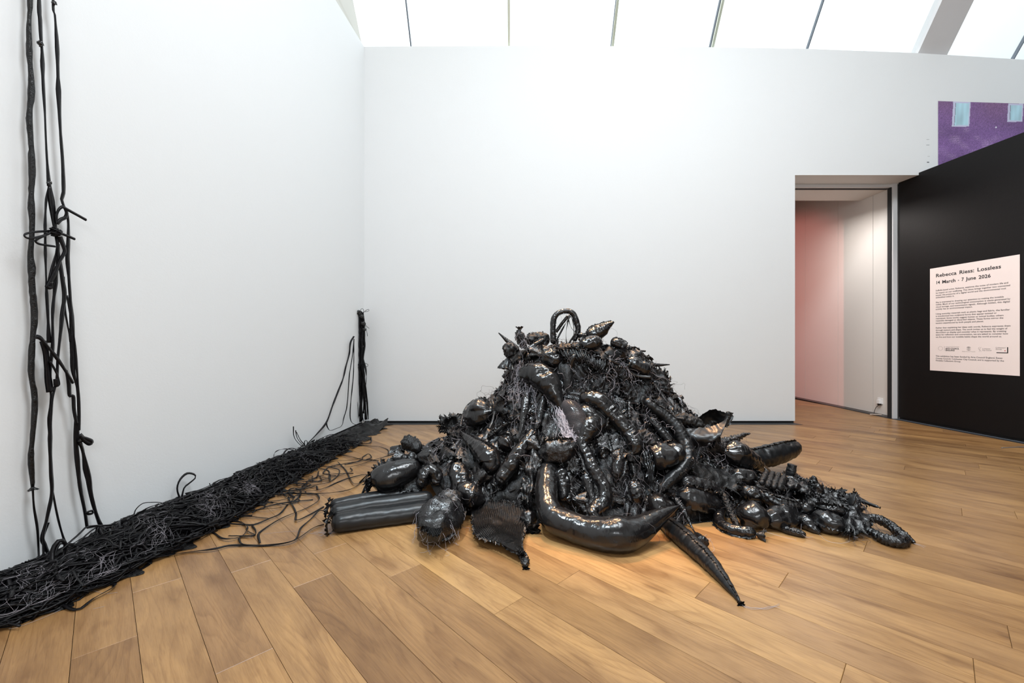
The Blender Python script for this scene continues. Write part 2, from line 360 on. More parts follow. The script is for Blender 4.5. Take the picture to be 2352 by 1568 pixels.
# ------------------------------------------------------------------ mural print on the back wall
mur_m = mural_mat()
x0, x1 = Xat(2155, YB-.004), XE-.02; z1 = Zat(232, YB-.004); z0 = 3.2; nx, nz = 260, 190
gx, gzz = np.meshgrid(np.linspace(x0, x1, nx), np.linspace(z0, z1, nz), indexing='ij')
# the print's top edge sits a touch lower to the right, as it does on the wall
sl = (Zat(238, YB)-Zat(232, YB))/(Xat(2352, YB)-x0)
G = np.stack([gx, np.full_like(gx, YB-.004), gzz+(gx-x0)*sl*((gzz-z0)/(z1-z0))], -1)
px = CX+gx*F/YB; py = CY-(G[..., 2]-CH)*F/YB; rs = np.random.RandomState(3)
base = np.array([.165, .085, .24])[None, None]*np.ones((nx, nz, 1))
P3 = np.stack([px*.01, py*.01, 0*px], -1)
base = base*(1+.12*wob(P3, 1.2, 4)[..., None]); redm = np.clip(1-(py-232)/70, 0, 1)*np.clip(.6+.5*wob(P3, .8, 8), 0, 1)
base = base*(1-redm[..., None]*.6)+np.array([.15, .075, .11])*redm[..., None]*.6
brick = ((np.sin(py*1.25+.12*px) > .55) | (np.sin(px*.9+np.floor(py*.4)*2.5) > .93))
hl = np.clip(wob(P3*np.array([1, 3, 1]), 1.5, 12)-.3, 0, 1)*np.exp(-((px-2235)/55)**2)*(py > 290)
base = base+(brick*.5*hl)[..., None]*np.array([.35, .22, .30])+hl[..., None]*.06
base = base*1.3*(1+.20*rs.normal(size=(nx, nz, 1)))
def rect(a, b_, c, d): return (px-(py-c)*-.06 > a) & (px-(py-c)*-.06 < b_) & (py > c) & (py < d)
for a, b_, c, d, fr in ((2189, 2229, 233, 291, 6), (2315, 2350, 238, 280, 6), (2440, 2478, 240, 290, 5)):
    q = rect(a, b_, c, d); base[q] = (.60, .60, .78); q = rect(a+fr, b_-3, c+4, d-3)
    base[q] = np.array([.46, .70, .80])*(1+.12*wob(P3*np.array([1, .3, 1]), 9, 5)[q])[:, None]
    q = rect(a+fr-1, a+fr, c+4, d-3); base[q] = (.06, .07, .11)
q = (px-2287)**2+(py-292.5)**2 < 3; base[q] = (.8, .8, .85)
o = mesh_obj('house_mural', G.reshape(-1, 3), [f for f in gridf(nx, nz)], mur_m, None, False)
att = o.data.color_attributes.new('print', 'FLOAT_COLOR', 'POINT')
att.data.foreach_set('color', np.concatenate([np.clip(base, .005, 1), np.ones((nx, nz, 1))], -1).reshape(-1).astype(np.float32))
tag(o, 'purple photographic mural of a brick house with pale windows, high on the back wall', 'mural')
# small scuffs on the wall left of the mural
for (x, y, w_, h_), c in (((2131.5, 372.5, 5, 2), (.10, .11, .12)), ((2131, 320.5, 6, 1.2), (.5, .5, .52)), ((2131, 333, 7, 1.4), (.42, .43, .45)), ((2133, 359, 5, 1), (.55, .55, .56))):
    m = MB(); Y = YB; m.box(Xat(x-w_/2, Y), Xat(x+w_/2, Y), Y-.0015, Y-.0002, Zat(y+h_/2, Y), Zat(y-h_/2, Y)); o = m.build('wall_mark', mat('scuff', c, .8)); st(o)

# ------------------------------------------------------------------ sign panel on the black partition
YL, YR = 6.04, 5.034; ZT, ZB = 2.242, .787
nrm = np.array([-1, -.072, 0]); nrm /= np.linalg.norm(nrm)
tdir = np.array([bw(YR)-bw(YL), YR-YL, 0]); SW = np.linalg.norm(tdir); tdir /= SW
org = np.array([bw(YL), YL, 0])
def sp(s, z, d=.0): return org+tdir*s+np.array([0, 0, z])+nrm*d
sign = empty('text_panel', sp(SW/2, ZB, 0), 'pale pink exhibition text panel printed with Rebecca Riess: Lossless, on the black wall', 'sign')
sign['label'] = 'pale pink exhibition text panel with black lettering, fixed to the black partition'
V = [sp(s, z, d) for d in (.001, .006) for z in (ZB, ZT) for s in (0, SW)]
mesh_obj('panel_board', V, [(4, 6, 7, 5), (0, 1, 3, 2), (0, 4, 5, 1), (2, 3, 7, 6), (0, 2, 6, 4), (1, 5, 7, 3)], PAPER, sign, False)
def s_of(cropx):
    x = 2120+cropx/5.056; r = (x-CX)/F; Y = 6.443/(r+.072); return (YL-Y)*math.sqrt(1+.072**2)
def z_of(cropy, cropx=153):
    x = 2120+cropx/5.056; r = (x-CX)/F; Y = 6.443/(r+.072); return CH+(CY-(570+cropy/5.056))/F*Y
rotm = Matrix((Vector(tdir), Vector((0, 0, 1)), Vector(nrm))).transposed().to_4x4()
def text(body, s, z, size, smax=None, ink=INK, name='lettering', bold=0.):
    cu = bpy.data.curves.new('lettering', 'FONT'); cu.body = body; cu.size = size; cu.offset = bold; cu.resolution_u = 2
    t_ = bpy.data.objects.new('t', cu); COL.objects.link(t_); bpy.context.view_layer.update()
    me = bpy.data.meshes.new_from_object(t_.evaluated_get(bpy.context.evaluated_depsgraph_get())); COL.objects.unlink(t_); bpy.data.objects.remove(t_)
    co = np.zeros(len(me.vertices)*3); me.vertices.foreach_get('co', co); co = co.reshape(-1, 3)
    if smax: co[:, 0] *= (smax-s)/co[:, 0].max()
    co[:, 2] = 0; V = np.array([sp(s+c[0], z+c[1], .0068) for c in co])
    fs = [tuple(p.vertices) for p in me.polygons]; bpy.data.meshes.remove(me)
    return mesh_obj(name, V, fs, ink, sign, False)
def measure(s_):
    cu = bpy.data.curves.new('m', 'FONT'); cu.body = s_; cu.size = .07; o_ = bpy.data.objects.new('m', cu); COL.objects.link(o_); bpy.context.view_layer.update(); w_ = o_.dimensions.x
    COL.objects.unlink(o_); bpy.data.objects.remove(o_); return w_
def words(s_, sa, z, size, sb, name):
    full = measure(s_); pos = 0
    for wd in s_.split(' '):
        i = s_.index(wd, pos); x0_ = measure(s_[:i]+'|')-measure('|') if i else 0; x1_ = measure(s_[:i+len(wd)]); pos = i+len(wd)
        text(wd, sa+(sb-sa)*x0_/full, z, size, sa+(sb-sa)*x1_/full, INK, name, .0014)
words('Rebecca Riess: Lossless', s_of(153), z_of(338), .068, s_of(912), 'heading_word')
words('14 March - 7 June 2026', s_of(153), z_of(418), .064, s_of(792), 'date_word')
body = [(500, 'Suffolk-based artist, Rebecca, explores the noise of modern life and', 995), (528, 'its impact on our wellbeing. This show brings together two connected', 1017), (555, 'issues: the pressures of a digital world and the environmental cost', 971), (581, 'embedded within it.', 368),
 (637, 'She is interested in drawing our attention to making the invisible', 944), (663, 'visible. Much of our technological consumption is waste generated by', 1020), (690, 'cloud storage, and transmission signals. Although hidden, this digital', 1014), (716, 'activity has an environmental impact.', 580),
 (770, 'Using everyday materials such as plastic bags and fabric, the familiar', 1015), (797, 'is transformed into sculptural forms that appear twisted or', 861), (824, 'restrained. Some works suggest human or animal bodies; others', 941), (850, 'resemble damaged or discarded objects. These forms mirror the', 939), (877, 'tension experienced by both people and planet.', 710),
 (932, 'Rather than explaining her ideas with words, Rebecca expresses them', 1023), (959, 'through texture and shape. The work invites us to feel the weight of', 986), (985, 'discomfort on display and consider what it represents. By creating', 973), (1011, 'space for reflection and conversation, we are asked to consider how', 995), (1038, 'we live and how our invisible habits shape the world around us.', 920),
 (1258, 'This exhibition has been funded by Arts Council England, Essex', 930), (1285, 'County Council, Colchester City Council, and is supported by the', 946), (1310, 'Firstsite Collectors Group.', 446)]
for y, s_, xr in body: text(s_, s_of(153), z_of(y), .0285, s_of(xr), INKG, 'text_line', .0005)
def bar2(s0, s1, za, zb, ink, name, slant=0):
    V = [sp(s0, za, .0062), sp(s1, za+slant, .0062), sp(s1, zb+slant, .0068), sp(s0, zb, .0068)]; mesh_obj(name, V, [(0, 1, 2, 3)], ink, sign, False)
def cz(y, x):   # logo row: heights scale with distance at that place
    return z_of(y, x)
# dotted ring emblem
V = []; fs = []
cs, czv = s_of(208), cz(1162, 208)
for k in range(28):
    a = k/28*6.283; r1 = .026
    for (dr, da) in ((0, -.05), (0, .05), (.004, .05), (.004, -.05)): V.append(sp(cs+(r1+dr)*math.cos(a+da)*1.0, czv+(r1+dr)*math.sin(a+da), .0066))
    fs.append((4*k, 4*k+1, 4*k+2, 4*k+3))
mesh_obj('ring_emblem', V, fs, INKG, sign, False)
bar2(s_of(252), s_of(252)+.0025, cz(1190, 252), cz(1136, 252), INKG, 'emblem_rule')
bar2(s_of(266), s_of(425), cz(1143, 266)-.001, cz(1143, 266)+.0015, INKG, 'emblem_rule')
text('ARTS COUNCIL', s_of(266), cz(1172, 266), .03, s_of(425), INK, 'emblem_lettering', .0008)
text('ENGLAND', s_of(266), cz(1192, 266), .03, s_of(374), INK, 'emblem_lettering', .0008)
for k, yy in enumerate((1150, 1163, 1177)):
    n = 14; V = []; 
    for i in range(n):
        u = i/(n-1); s_ = s_of(510)+(s_of(561)-s_of(510))*u; zz = cz(yy, 535)+.0035*math.sin(u*math.pi)*(-1 if k == 2 else 1)
        th = .0030*math.sin(u*math.pi)+.0006; V += [sp(s_, zz-th, .0066), sp(s_, zz+th, .0066)]
    mesh_obj('wave_emblem', V, [(2*i, 2*i+2, 2*i+3, 2*i+1) for i in range(n-1)], INK, sign, False)
text('Essex County Council', s_of(460), cz(1200, 460), .012, s_of(610), INKG, 'emblem_lettering')
for k in range(2):
    n = 20; V = []
    for i in range(n):
        u = i/(n-1); s_ = s_of(655+14*k)+.008*math.sin(u*7+k)*1.0; zz = cz(1200, 660)+(cz(1146, 660)-cz(1200, 660))*u
        V += [sp(s_, zz, .0066), sp(s_+.0022, zz, .0066)]
    mesh_obj('knot_emblem', V, [(2*i, 2*i+1, 2*i+3, 2*i+2) for i in range(n-1)], INKG, sign, False)
text('Colchester', s_of(692), cz(1172, 692), .02, s_of(790), INKG, 'emblem_lettering'); text('City Council', s_of(692), cz(1190, 692), .02, s_of(800), INKG, 'emblem_lettering')
text("Collectors'", s_of(848), cz(1160, 848), .022, s_of(968), INKG, 'emblem_lettering'); text('Group', s_of(848), cz(1178, 848), .022, s_of(920), INKG, 'emblem_lettering')
bar2(s_of(858), s_of(995), cz(1216, 900)-.002, cz(1208, 900), INK, 'bracket_emblem'); bar2(s_of(982), s_of(995), cz(1212, 985), cz(1148, 985), INK, 'bracket_emblem')
V = [sp(s_of(958)+.006*math.cos(a), cz(1190, 958)+.006*math.sin(a), .0067) for a in np.linspace(0, 6.283, 17)[:-1]]; mesh_obj('red_dot', V, [tuple(range(16))], RED, sign, False)

# socket and its cable on the passage wall
def tube_simple(mb, P, r, na=6):
    P = np.asarray(P, float); T, N_, B = frames(P); rr = np.broadcast_to(np.asarray(r, float), (len(P),))
    th = np.arange(na)/na*2*math.pi
    V = P[:, None]+rr[:, None, None]*(N_[:, None]*np.cos(th)[None, :, None]+B[:, None]*np.sin(th)[None, :, None])
    mb.add(V.reshape(-1, 3), gridf(len(P), na, True)+[tuple(range(na))[::-1], tuple(range((len(P)-1)*na, len(P)*na))])
Ys = 6.80; sx = pw(Ys)
so = empty('wall_socket', (sx-.02, Ys, Zat(928, Ys)), 'small white plug socket low on the passage wall beside the door frame', 'socket')
m = MB(); m.box(sx-.014, sx, Ys-.045, Ys+.045, Zat(927, Ys), Zat(914, Ys)); o = m.build('socket_plate', SOCK, so)
m = MB(); m.box(sx-.05, sx-.014, Ys-.028, Ys+.022, Zat(926, Ys), Zat(918, Ys)); m.build('white_plug', SOCK, so)
m = MB(); m.box(sx-.045, sx-.014, Ys-.03, Ys+.01, Zat(930, Ys), Zat(926.6, Ys)); m.build('black_plug', CABLE, so)
m = MB(); tube_simple(m, catmull([(sx-.03, Ys-.01, Zat(929, Ys)), (sx-.035, Ys+.05, .12), (sx-.05, Ys+.07, .02), (sx-.09, Ys+.03, .012)], 20), .004)
tag(m.build('power_cable', CABLE, smooth=True), 'thin black cable hanging from the white socket to the floor', 'cable')
m = MB(); tube_simple(m, catmull([(Xat(x, Y), Y, .012+.004*k) for k, (x, Y) in enumerate([(2031, 6.78), (2018, 6.80), (2006, 6.80), (1999, 6.78)])], 16), .011); tube_simple(m, catmull([(Xat(x, Y), Y, .012) for x, Y in [(2030, 6.82), (2016, 6.86), (2004, 6.85)]], 14), .006)
tag(m.build('coiled_cable', CABLEG, smooth=True), 'short pale bundled cable lying on the floor below the socket', 'cable')
m = MB(); tube_simple(m, catmull([(Xat(x, CH*F/(y-CY)), CH*F/(y-CY), .004) for x, y in [(2300, 1029), (2330, 1027.5), (2370, 1026.5), (2460, 1026)]], 24), .005)
tag(m.build('floor_cable', mat('grey_cable', (.18, .17, .17), .5), smooth=True), 'thin grey cable on the floor at the foot of the black partition', 'cable')
#SCULPTURE
# ------------------------------------------------------------------ the heap: its height over the floor
MC = (.60, 3.62)
PR = np.array([0, .3, .50, .60, .68, .80, .96, 1.16, 1.36, 1.62]); PZ = np.array([1.16, 1.15, 1.12, 1.02, .82, .70, .54, .38, .22, 0])
LOBES = [((1.35, 3.35), (2.25, 2.95), .20, .30), ((1.3, 3.5), (1.9, 3.1), .22, .34), ((-.1, 3.42), (-.92, 3.28), .45, .33)]
def Hh(X, Y):
    X = np.asarray(X, float); Y = np.asarray(Y, float)
    sx_ = np.where(X < MC[0], .96, .97); sy_ = np.where(Y < MC[1], .56, .72)
    r = np.sqrt(((X-MC[0])/sx_)**2+((Y-MC[1])/sy_)**2); h = np.interp(r, PR, PZ)
    for (a, b_, hh, w) in LOBES:
        a = np.array(a); b_ = np.array(b_); d = b_-a; t = np.clip(((X-a[0])*d[0]+(Y-a[1])*d[1])/(d@d), 0, 1)
        dist = np.hypot(X-a[0]-t*d[0], Y-a[1]-t*d[1]); h = np.maximum(h, hh*(1-.35*t)*np.exp(-(dist/w)**4)-.004)
    return np.maximum(h, 0)
YR_ = np.arange(1.4, 4.6, .01)
def on(x, y, r=0, lift=0., fixY=None):
    """point on the heap (or floor) seen at photo pixel x,y; r = radius in px"""
    if fixY is not None:
        return np.array([Xat(x, fixY), fixY, max(Zat(y, fixY), r*fixY/F)])
    Y = YR_; X = (x-CX)/F*Y; Z = CH+(CY-y)/F*Y; need = Hh(X, Y)+r*Y/F*.85+lift
    hit = np.nonzero(Z <= need)[0]
    i = hit[0] if len(hit) else None
    if i is None or Y[i] > 4.1:
        m_ = (Y < 3.95); i = int(np.argmin(np.where(m_, Z-need, 9)))
    z = Z[i]; return np.array([X[i], Y[i], max(z, r*Y[i]/F*.9+.002)])
def ptsr(L, fixY=None):
    P = []
    for q in L:
        x, y, r = q[:3]; lift = q[3] if len(q) > 3 else 0.; fy = q[4] if len(q) > 4 else fixY
        p = on(x, y, r, lift, fy); P.append((*p, r*p[1]/F))
    P = np.array(P)
    # smooth the depth along the spine, so that nothing zigzags in Y (pixels stay where they are)
    if len(P) > 2:
        Y = P[:, 1].copy()
        for _ in range(2):
            Y[1:-1] = .5*Y[1:-1]+.25*(Y[:-2]+Y[2:])
        k = Y/P[:, 1]; P[:, 0] *= k; P[:, 2] = CH+(P[:, 2]-CH)*k; P[:, 1] = Y; P[:, 3] *= k
        P[:, 2] = np.maximum(P[:, 2], P[:, 3]*.85+.001)
    return P
SEED = [100]
def nseed(): SEED[0] += 13; return SEED[0]
def tube_geo(P4, caps=('round', 'round'), na=34, wr=.08, pleat=9, flat=1., lump=.025, dens=.12, seed=None, seams=True, tuck=0., pinch=0):
    seed = seed or nseed(); rs = np.random.RandomState(seed)
    P4 = catmull(P4, 120); P4, Ln = even(P4, 120); rm = P4[:, 3].mean()
    n = int(np.clip(Ln/(dens*rm), 16, 150)); P4, _ = even(P4, n); P = P4[:, :3]; Rr = np.maximum(P4[:, 3], .0015)
    T, N, B = frames(P); s = np.linspace(0, Ln, n); mul = np.ones(n); gath = np.zeros(n)
    for e, c in ((0, caps[0]), (1, caps[1])):
        d = s if e == 0 else Ln-s; Rm = Rr[0 if e == 0 else -1]; Rm = max(Rm, rm*.35)
        if c == 'round':
            q = np.clip(1-d/Rm, 0, 1); mul *= np.sqrt(np.maximum(1-q*q, .004)); gath += .5*np.exp(-d/(.8*Rm))
        elif c == 'tie':
            u = d/Rm; g = np.where(u < .8, .22+.55*(1-np.clip(u/.8, 0, 1))**1.2, np.where(u < 2.2, .22+.78*np.sqrt(np.clip((u-.8)/1.4, 0, 1)), 1)); mul *= g; gath += 1.3*np.exp(-d/(1.6*Rm))
        elif c == 'point': gath += .4*np.exp(-d/(1.5*rm))
        elif c == 'cut': gath += .35*np.exp(-d/(.5*Rm))
    th = np.arange(na)/na*2*math.pi
    rr = (Rr*mul)[:, None]*np.ones((n, na))
    ph = rs.uniform(0, 6.28); rr *= 1+gath[:, None]*.14*np.sin(pleat*th+ph+1.2*np.sin(s[:, None]*6/rm*.1))+gath[:, None]*.06*np.sin((pleat*2+3)*th+ph)
    cs, sn = np.cos(th), np.sin(th)
    D = N[:, None]*cs[None, :, None]*1.0+B[:, None]*sn[None, :, None]*1.0
    if flat != 1: D = N[:, None]*cs[None, :, None]*flat+B[:, None]*sn[None, :, None]
    V = P[:, None]+rr[..., None]*D
    if seams:
        for th0 in (ph, ph+math.pi):
            dth = np.angle(np.exp(1j*(th-th0))); k = np.exp(-(dth/.62)**2)
            pk = 1-np.abs(np.sin(s*(6.5/rm)*.5+wob(P, .30/rm, seed+5)*3.5))**.5; pk = pk*np.clip(.4+1.1*wob(P, .35/rm, seed+6), 0, 2)
            rr *= 1-wr*1.6*k[None]*pk[:, None]-wr*.8*np.exp(-(dth/.13)**2)[None]
        V = P[:, None]+rr[..., None]*D
    amp = np.minimum(rr, rm)
    V = V+D*(amp*lump)[..., None]*(wob(V, .45/rm, seed+1)[..., None])+D*(amp*wr*.55)[..., None]*crease(V, .8/rm, seed+2)[..., None]
    if tuck: V = V+D*(amp*tuck)[..., None]*crease(V, 1.6/rm, seed+9)[..., None]
    for q in range(pinch):
        best, bs = None, -9
        for _ in range(14):
            i_, j_ = rs.randint(int(n*.2), max(int(n*.8), int(n*.2)+1)), rs.randint(na); sc_ = -.8*D[i_, j_, 1]+.5*D[i_, j_, 2]+rs.normal()*.35
            if sc_ > bs: bs, best = sc_, (i_, j_)
        p0 = V[best].copy(); nn = D[best]/(np.linalg.norm(D[best])+1e-9); R0 = rr[best]; dv = V-p0; hh = dv@nn; tv = dv-hh[..., None]*nn; dd = np.linalg.norm(dv, axis=2)/R0
        e1 = T[best[0]]; e2 = np.cross(nn, e1); an = np.arctan2(tv@e2, tv@e1); kf = rs.randint(4, 7)
        fold = np.abs(np.sin(an*kf+rs.uniform(0, 6)+.6*np.sin(3*an)))**.7
        V = V-D*(R0*(.20*np.exp(-(dd/.32)**2)+(1-fold)*.10*np.clip(dd/.25, 0, 1)*np.exp(-dd/.65)))[..., None]
    V[..., 2] = np.maximum(V[..., 2], .001)
    F_ = gridf(n, na, True); Vf = V.reshape(-1, 3); k = len(Vf); ends = []
    for e in (0, n-1):
        c = V[e].mean(0); c = c-T[e]*(0.3*rr[e].mean())*(1 if e else -1)*(1 if caps[1 if e else 0] in ('cut', 'tie') else -.2); ends.append(c)
    Vf = np.vstack([Vf, ends]); F_ += [(k, (j+1) % na, j) for j in range(na)]+[(k+1, (n-1)*na+j, (n-1)*na+(j+1) % na) for j in range(na)]
    return Vf, F_, dict(P=P, R=Rr*mul, T=T, N=N, B=B, ph=ph, n=n, L=Ln)
def frill_geo(Q, O, width, seed, amp=.5, step=.009, jag=.5, double=True):
    rs = np.random.RandomState(seed); QO = np.hstack([Q, O]); Ln = np.linalg.norm(np.diff(Q, axis=0), axis=1).sum(); n = max(8, int(Ln/step)); QO, _ = even(QO, n)
    Q = QO[:, :3]; O = QO[:, 3:]; O /= np.linalg.norm(O, axis=1)[:, None]+1e-9; T = np.gradient(Q, axis=0); T /= np.linalg.norm(T, axis=1)[:, None]+1e-9; Bn = np.cross(T, O)
    ws = width*(1+jag*rs.uniform(-1, 1, n)); zz = np.where(np.arange(n) % 2 == 0, 1, -1)*rs.uniform(.4, 1.3, n)*width*amp; V = []
    for k in range(4):
        u = k/3-.25; V.append(Q+O*(ws*u)[:, None]+Bn*(zz*max(u, 0)*1.2+width*.35*rs.normal(size=n)*max(u, 0))[:, None]+T*(rs.normal(size=n)*width*.25*max(u, 0))[:, None])
    V = np.stack(V, 1); V[..., 2] = np.maximum(V[..., 2], .001); return V.reshape(-1, 3), gridf(n, 4)
def wavy(pts, amp, rs, n=26):
    Q = catmull(np.array(pts), 9); Q[1:-1] += rs.normal(size=Q[1:-1].shape)*amp; return catmull(Q, n)
def thread_add(mb, P, r=.0007):
    tube_simple(mb, P, r, 3)
def threads_at(mb, starts, rs, ln=(.08, .3), out=(0, -1, 0), r=.0007, curl=1.):
    for p in starts:
        L = rs.uniform(*ln); n = 9; q = np.array(p, float); d = np.array([rs.normal()*.6, -.5+rs.normal()*.3, rs.normal()*.5]); P = [q.copy()]
        for i in range(n):
            d = d*.75+np.array([rs.normal()*.5*curl, rs.normal()*.35*curl, -.38+rs.normal()*.35*curl]); d /= np.linalg.norm(d)+1e-9; q = q+d*L/n
            h = float(Hh(q[0], q[1]))+.01
            if q[2] < h:
                q[2] = h if h < .03 else q[2]
                q[1] -= .02 if h >= .03 else 0
            q[2] = max(q[2], .003); P.append(q.copy())
        thread_add(mb, catmull(np.array(P), 22), r)
def thing(name, label, cat, P4, matl=None, caps=('round', 'round'), frill=None, fw=.02, threads=0, tmat=None, twin=False, **kw):
    if frill is None and cat in ('tube', 'ball', 'bag', 'cushion', 'bundle', 'horn', 'drum', 'pouch', 'pod'):
        frill = [(SEED[0]*37) % 360]+([(SEED[0]*37+180) % 360] if SEED[0] % 2 else [])
    if cat in ('ball', 'bag', 'cushion', 'bundle', 'pouch', 'drum') and frill is not False: kw.setdefault('lump', .06); kw.setdefault('tuck', .07); kw.setdefault('pinch', 3)
    if cat in ('tube', 'horn'): kw.setdefault('pinch', 2)
    kw.setdefault('tuck', .045)
    V, Fc, I = tube_geo(P4, caps, **kw); matl = matl or PLASTIC; s = nseed(); rs = np.random.RandomState(s)
    parts = bool(frill) or threads or 'tie' in caps
    if not parts:
        return tag(mesh_obj(name, V, Fc, matl), label, cat)
    base = V.mean(0); base[2] = max(V[:, 2].min(), 0)
    root = empty(name, base, label, cat); mesh_obj('filled_body', V, Fc, matl, root)
    if frill:
        for a in (frill if isinstance(frill, (list, tuple)) else [frill]):
            a = math.radians(a); n = I['n']; k0, k1 = int(n*.04), max(int(n*.97), 4)
            D = -I['N']*0+I['B']*math.cos(a)+I['N']*math.sin(a); Q = I['P']+D*I['R'][:, None]*.96
            v, f = frill_geo(Q[k0:k1], D[k0:k1], fw, s+3); mesh_obj('seam_ruffle', v, f, PLASTIC2, root)
    for e, c in enumerate(caps):
        if c == 'tie':
            i = 0 if e == 0 else I['n']-1; sg = -1 if e == 0 else 1; R0 = max(I['R'][i], .008); nb = 26; th = np.linspace(0, 2*math.pi, nb)
            T_, N_, B_ = I['T'][i]*sg, I['N'][i], I['B'][i]; rows = []
            for k in range(4):
                u = k/3; rad = R0*(.9+1.1*u*(1+.35*rs.uniform(-1, 1, nb)))*(1+.3*u*np.sin(7*th)); rad[-1] = rad[0]
                rows.append(I['P'][i]+(N_[None]*np.cos(th)[:, None]+B_[None]*np.sin(th)[:, None])*rad[:, None]+T_[None]*(R0*(-.4+1.9*u)*(1+.3*u*rs.uniform(-1, 1, nb)))[:, None])
            v = np.stack(rows, 0); v[..., 2] = np.maximum(v[..., 2], .001); mesh_obj('gathered_end', v.reshape(-1, 3), gridf(4, nb), PLASTIC2, root)
    if threads:
        m = MB(); ks = rs.randint(0, len(V), threads); st_ = V[ks].copy(); st_[:, 1] -= .006; threads_at(m, st_, rs, (.05, .2))
        tag(m.build('loose_threads', tmat or THREADD, root, True), kind='stuff')
    return root
def T(name, label, cat, L, **kw):
    fy = kw.pop('fixY', None); return thing(name, label, cat, ptsr(L, fy), **kw)
def sheet_geo(rows, nu=34, nv=34, amp=.02, rib=None, jag=.03, bulge=.0, seed=None, freq=7., lift=0., fixY=None):
    seed = seed or nseed(); rs = np.random.RandomState(seed)
    C = np.array([[on(q[0], q[1], 0, (q[2] if len(q) > 2 else 0)+lift, fixY) for q in r] for r in rows])
    A = np.stack([catmull(r, nv) for r in C]); G = np.stack([catmull(A[:, j], nu) for j in range(nv)], 1)
    du = np.gradient(G, axis=0); dv = np.gradient(G, axis=1); N = np.cross(du, dv); N /= np.linalg.norm(N, axis=2)[..., None]+1e-9
    view = G-np.array([0, 0, CH]); N *= -np.sign((N*view).sum(-1))[..., None]
    u = np.linspace(0, 1, nu)[:, None]; v = np.linspace(0, 1, nv)[None]
    G = G+N*(bulge*(np.sin(u*math.pi)*np.sin(v*math.pi)))[..., None]
    h = amp*(crease(G, freq, seed)*.7+crease(G, freq*2.4, seed+1)*.35)
    if rib: 
        w = (u if rib[0] == 'u' else v)+.03*wob(G, 3, seed+8); h = h+rib[2]*np.abs(np.sin(w*math.pi*rib[1]))
    E = np.zeros((nu, nv)); 
    D = N*h[..., None]
    ctr = G.mean((0, 1)); e = np.zeros((nu, nv), bool); e[0] = e[-1] = True; e[:, 0] = e[:, -1] = True
    G = G+D; Lc = ctr-G; Lc /= np.linalg.norm(Lc, axis=2)[..., None]+1e-9; G[e] += Lc[e]*(rs.uniform(-1, 1, e.sum())*jag)[:, None]+N[e]*(rs.normal(size=e.sum())*jag*.4)[:, None]
    G[..., 2] = np.maximum(G[..., 2], .002)
    return G.reshape(-1, 3), gridf(nu, nv), G
def S(name, label, cat, rows, matl=None, threads=0, ruffle=False, tmat=None, **kw):
    V, Fc, G = sheet_geo(rows, **kw); s = nseed(); rs = np.random.RandomState(s); matl = matl or CLOTH
    if not (threads or ruffle): return tag(mesh_obj(name, V, Fc, matl), label, cat)
    base = V.mean(0); base[2] = V[:, 2].min(); root = empty(name, base, label, cat); mesh_obj('cloth_body', V, Fc, matl, root)
    edge = np.vstack([G[0], G[:, -1], G[-1][::-1], G[::-1, 0]])
    if ruffle:
        O = edge-G.mean((0, 1)); v, f = frill_geo(edge, O, .018, s+1, step=.008); mesh_obj('ragged_edge', v, f, PLASTIC2, root)
    if threads:
        m = MB(); st_ = np.vstack([edge, V])[rs.randint(0, len(edge)+len(V)//3, threads)].copy(); st_[:, 1] -= .012; threads_at(m, st_, rs, (.05, .2))
        tag(m.build('loose_threads', tmat or THREADD, root, True), kind='stuff')
    return root
# flat strips
def ribbon_geo(P, w, seed, tw=1.2, thick=.0016, n=None, vary=.25, flatup=None):
    rs = np.random.RandomState(seed); P = np.asarray(P, float); Ln = np.linalg.norm(np.diff(P, axis=0), axis=1).sum(); n = n or int(np.clip(Ln/.02, 10, 150)); Q = catmull(P, n*2); Q, _ = even(Q, n)
    T_, N, B = frames(Q, (0, 0, 1) if flatup is None else flatup); s = np.linspace(0, 1, n); a = tw*np.interp(s*Ln*6, np.arange(0, Ln*6+3), rs.normal(size=len(np.arange(0, Ln*6+3))))
    ww = w*(1+vary*np.interp(s*Ln*14, np.arange(0, Ln*14+3), rs.uniform(-1, 1, len(np.arange(0, Ln*14+3)))))
    X = N*np.sin(a)[:, None]+B*np.cos(a)[:, None]; Y = N*np.cos(a)[:, None]-B*np.sin(a)[:, None]; t = np.maximum(thick, 0)
    V = np.stack([Q+X*ww[:, None]*.5, Q+X*ww[:, None]*.12+Y*t, Q-X*ww[:, None]*.5, Q-X*ww[:, None]*.1-Y*t], 1)
    return V.reshape(-1, 3), gridf(n, 4, True)+[(3, 2, 1, 0), tuple(range(4*n-4, 4*n))]

# ------------------------------------------------------------------ what fills the heap
nr, na = 60, 150; V = []
rg = np.linspace(0, 1.0, nr)
def core_grid(off, seed, amp):
    V = []
    th = np.arange(na)/na*2*math.pi; RR = rg[:, None]*1.6
    sx_ = np.where(np.cos(th) < 0, .96, .97); sy_ = np.where(np.sin(th) < 0, .56, .72)
    X = MC[0]+RR*np.cos(th)[None]*sx_; Y = MC[1]+RR*np.sin(th)[None]*sy_; Z = Hh(X, Y)-off
    G = np.stack([X, Y, Z], -1); du = np.gradient(G, axis=0); dv = np.roll(G, -1, 1)-np.roll(G, 1, 1); N = np.cross(du, dv); N /= np.linalg.norm(N, axis=2)[..., None]+1e-9; N *= np.sign(N[..., 2:3]+1e-9)
    return G, N
G0, N0 = core_grid(.05, 1, 0)
G = G0+N0*(.05*crease(G0, 4.5, 11)+.025*crease(G0, 12, 12))[..., None]; G[..., 2] = np.maximum(G[..., 2], .001)
heap = empty('fabric_heap', (MC[0], MC[1], 0), 'mass of torn black cloth and shredded plastic packed between the stuffed forms of the heap', 'fabric heap')
mesh_obj('crumpled_core', G.reshape(-1, 3), gridf(nr, na, True), CLOTH, heap)
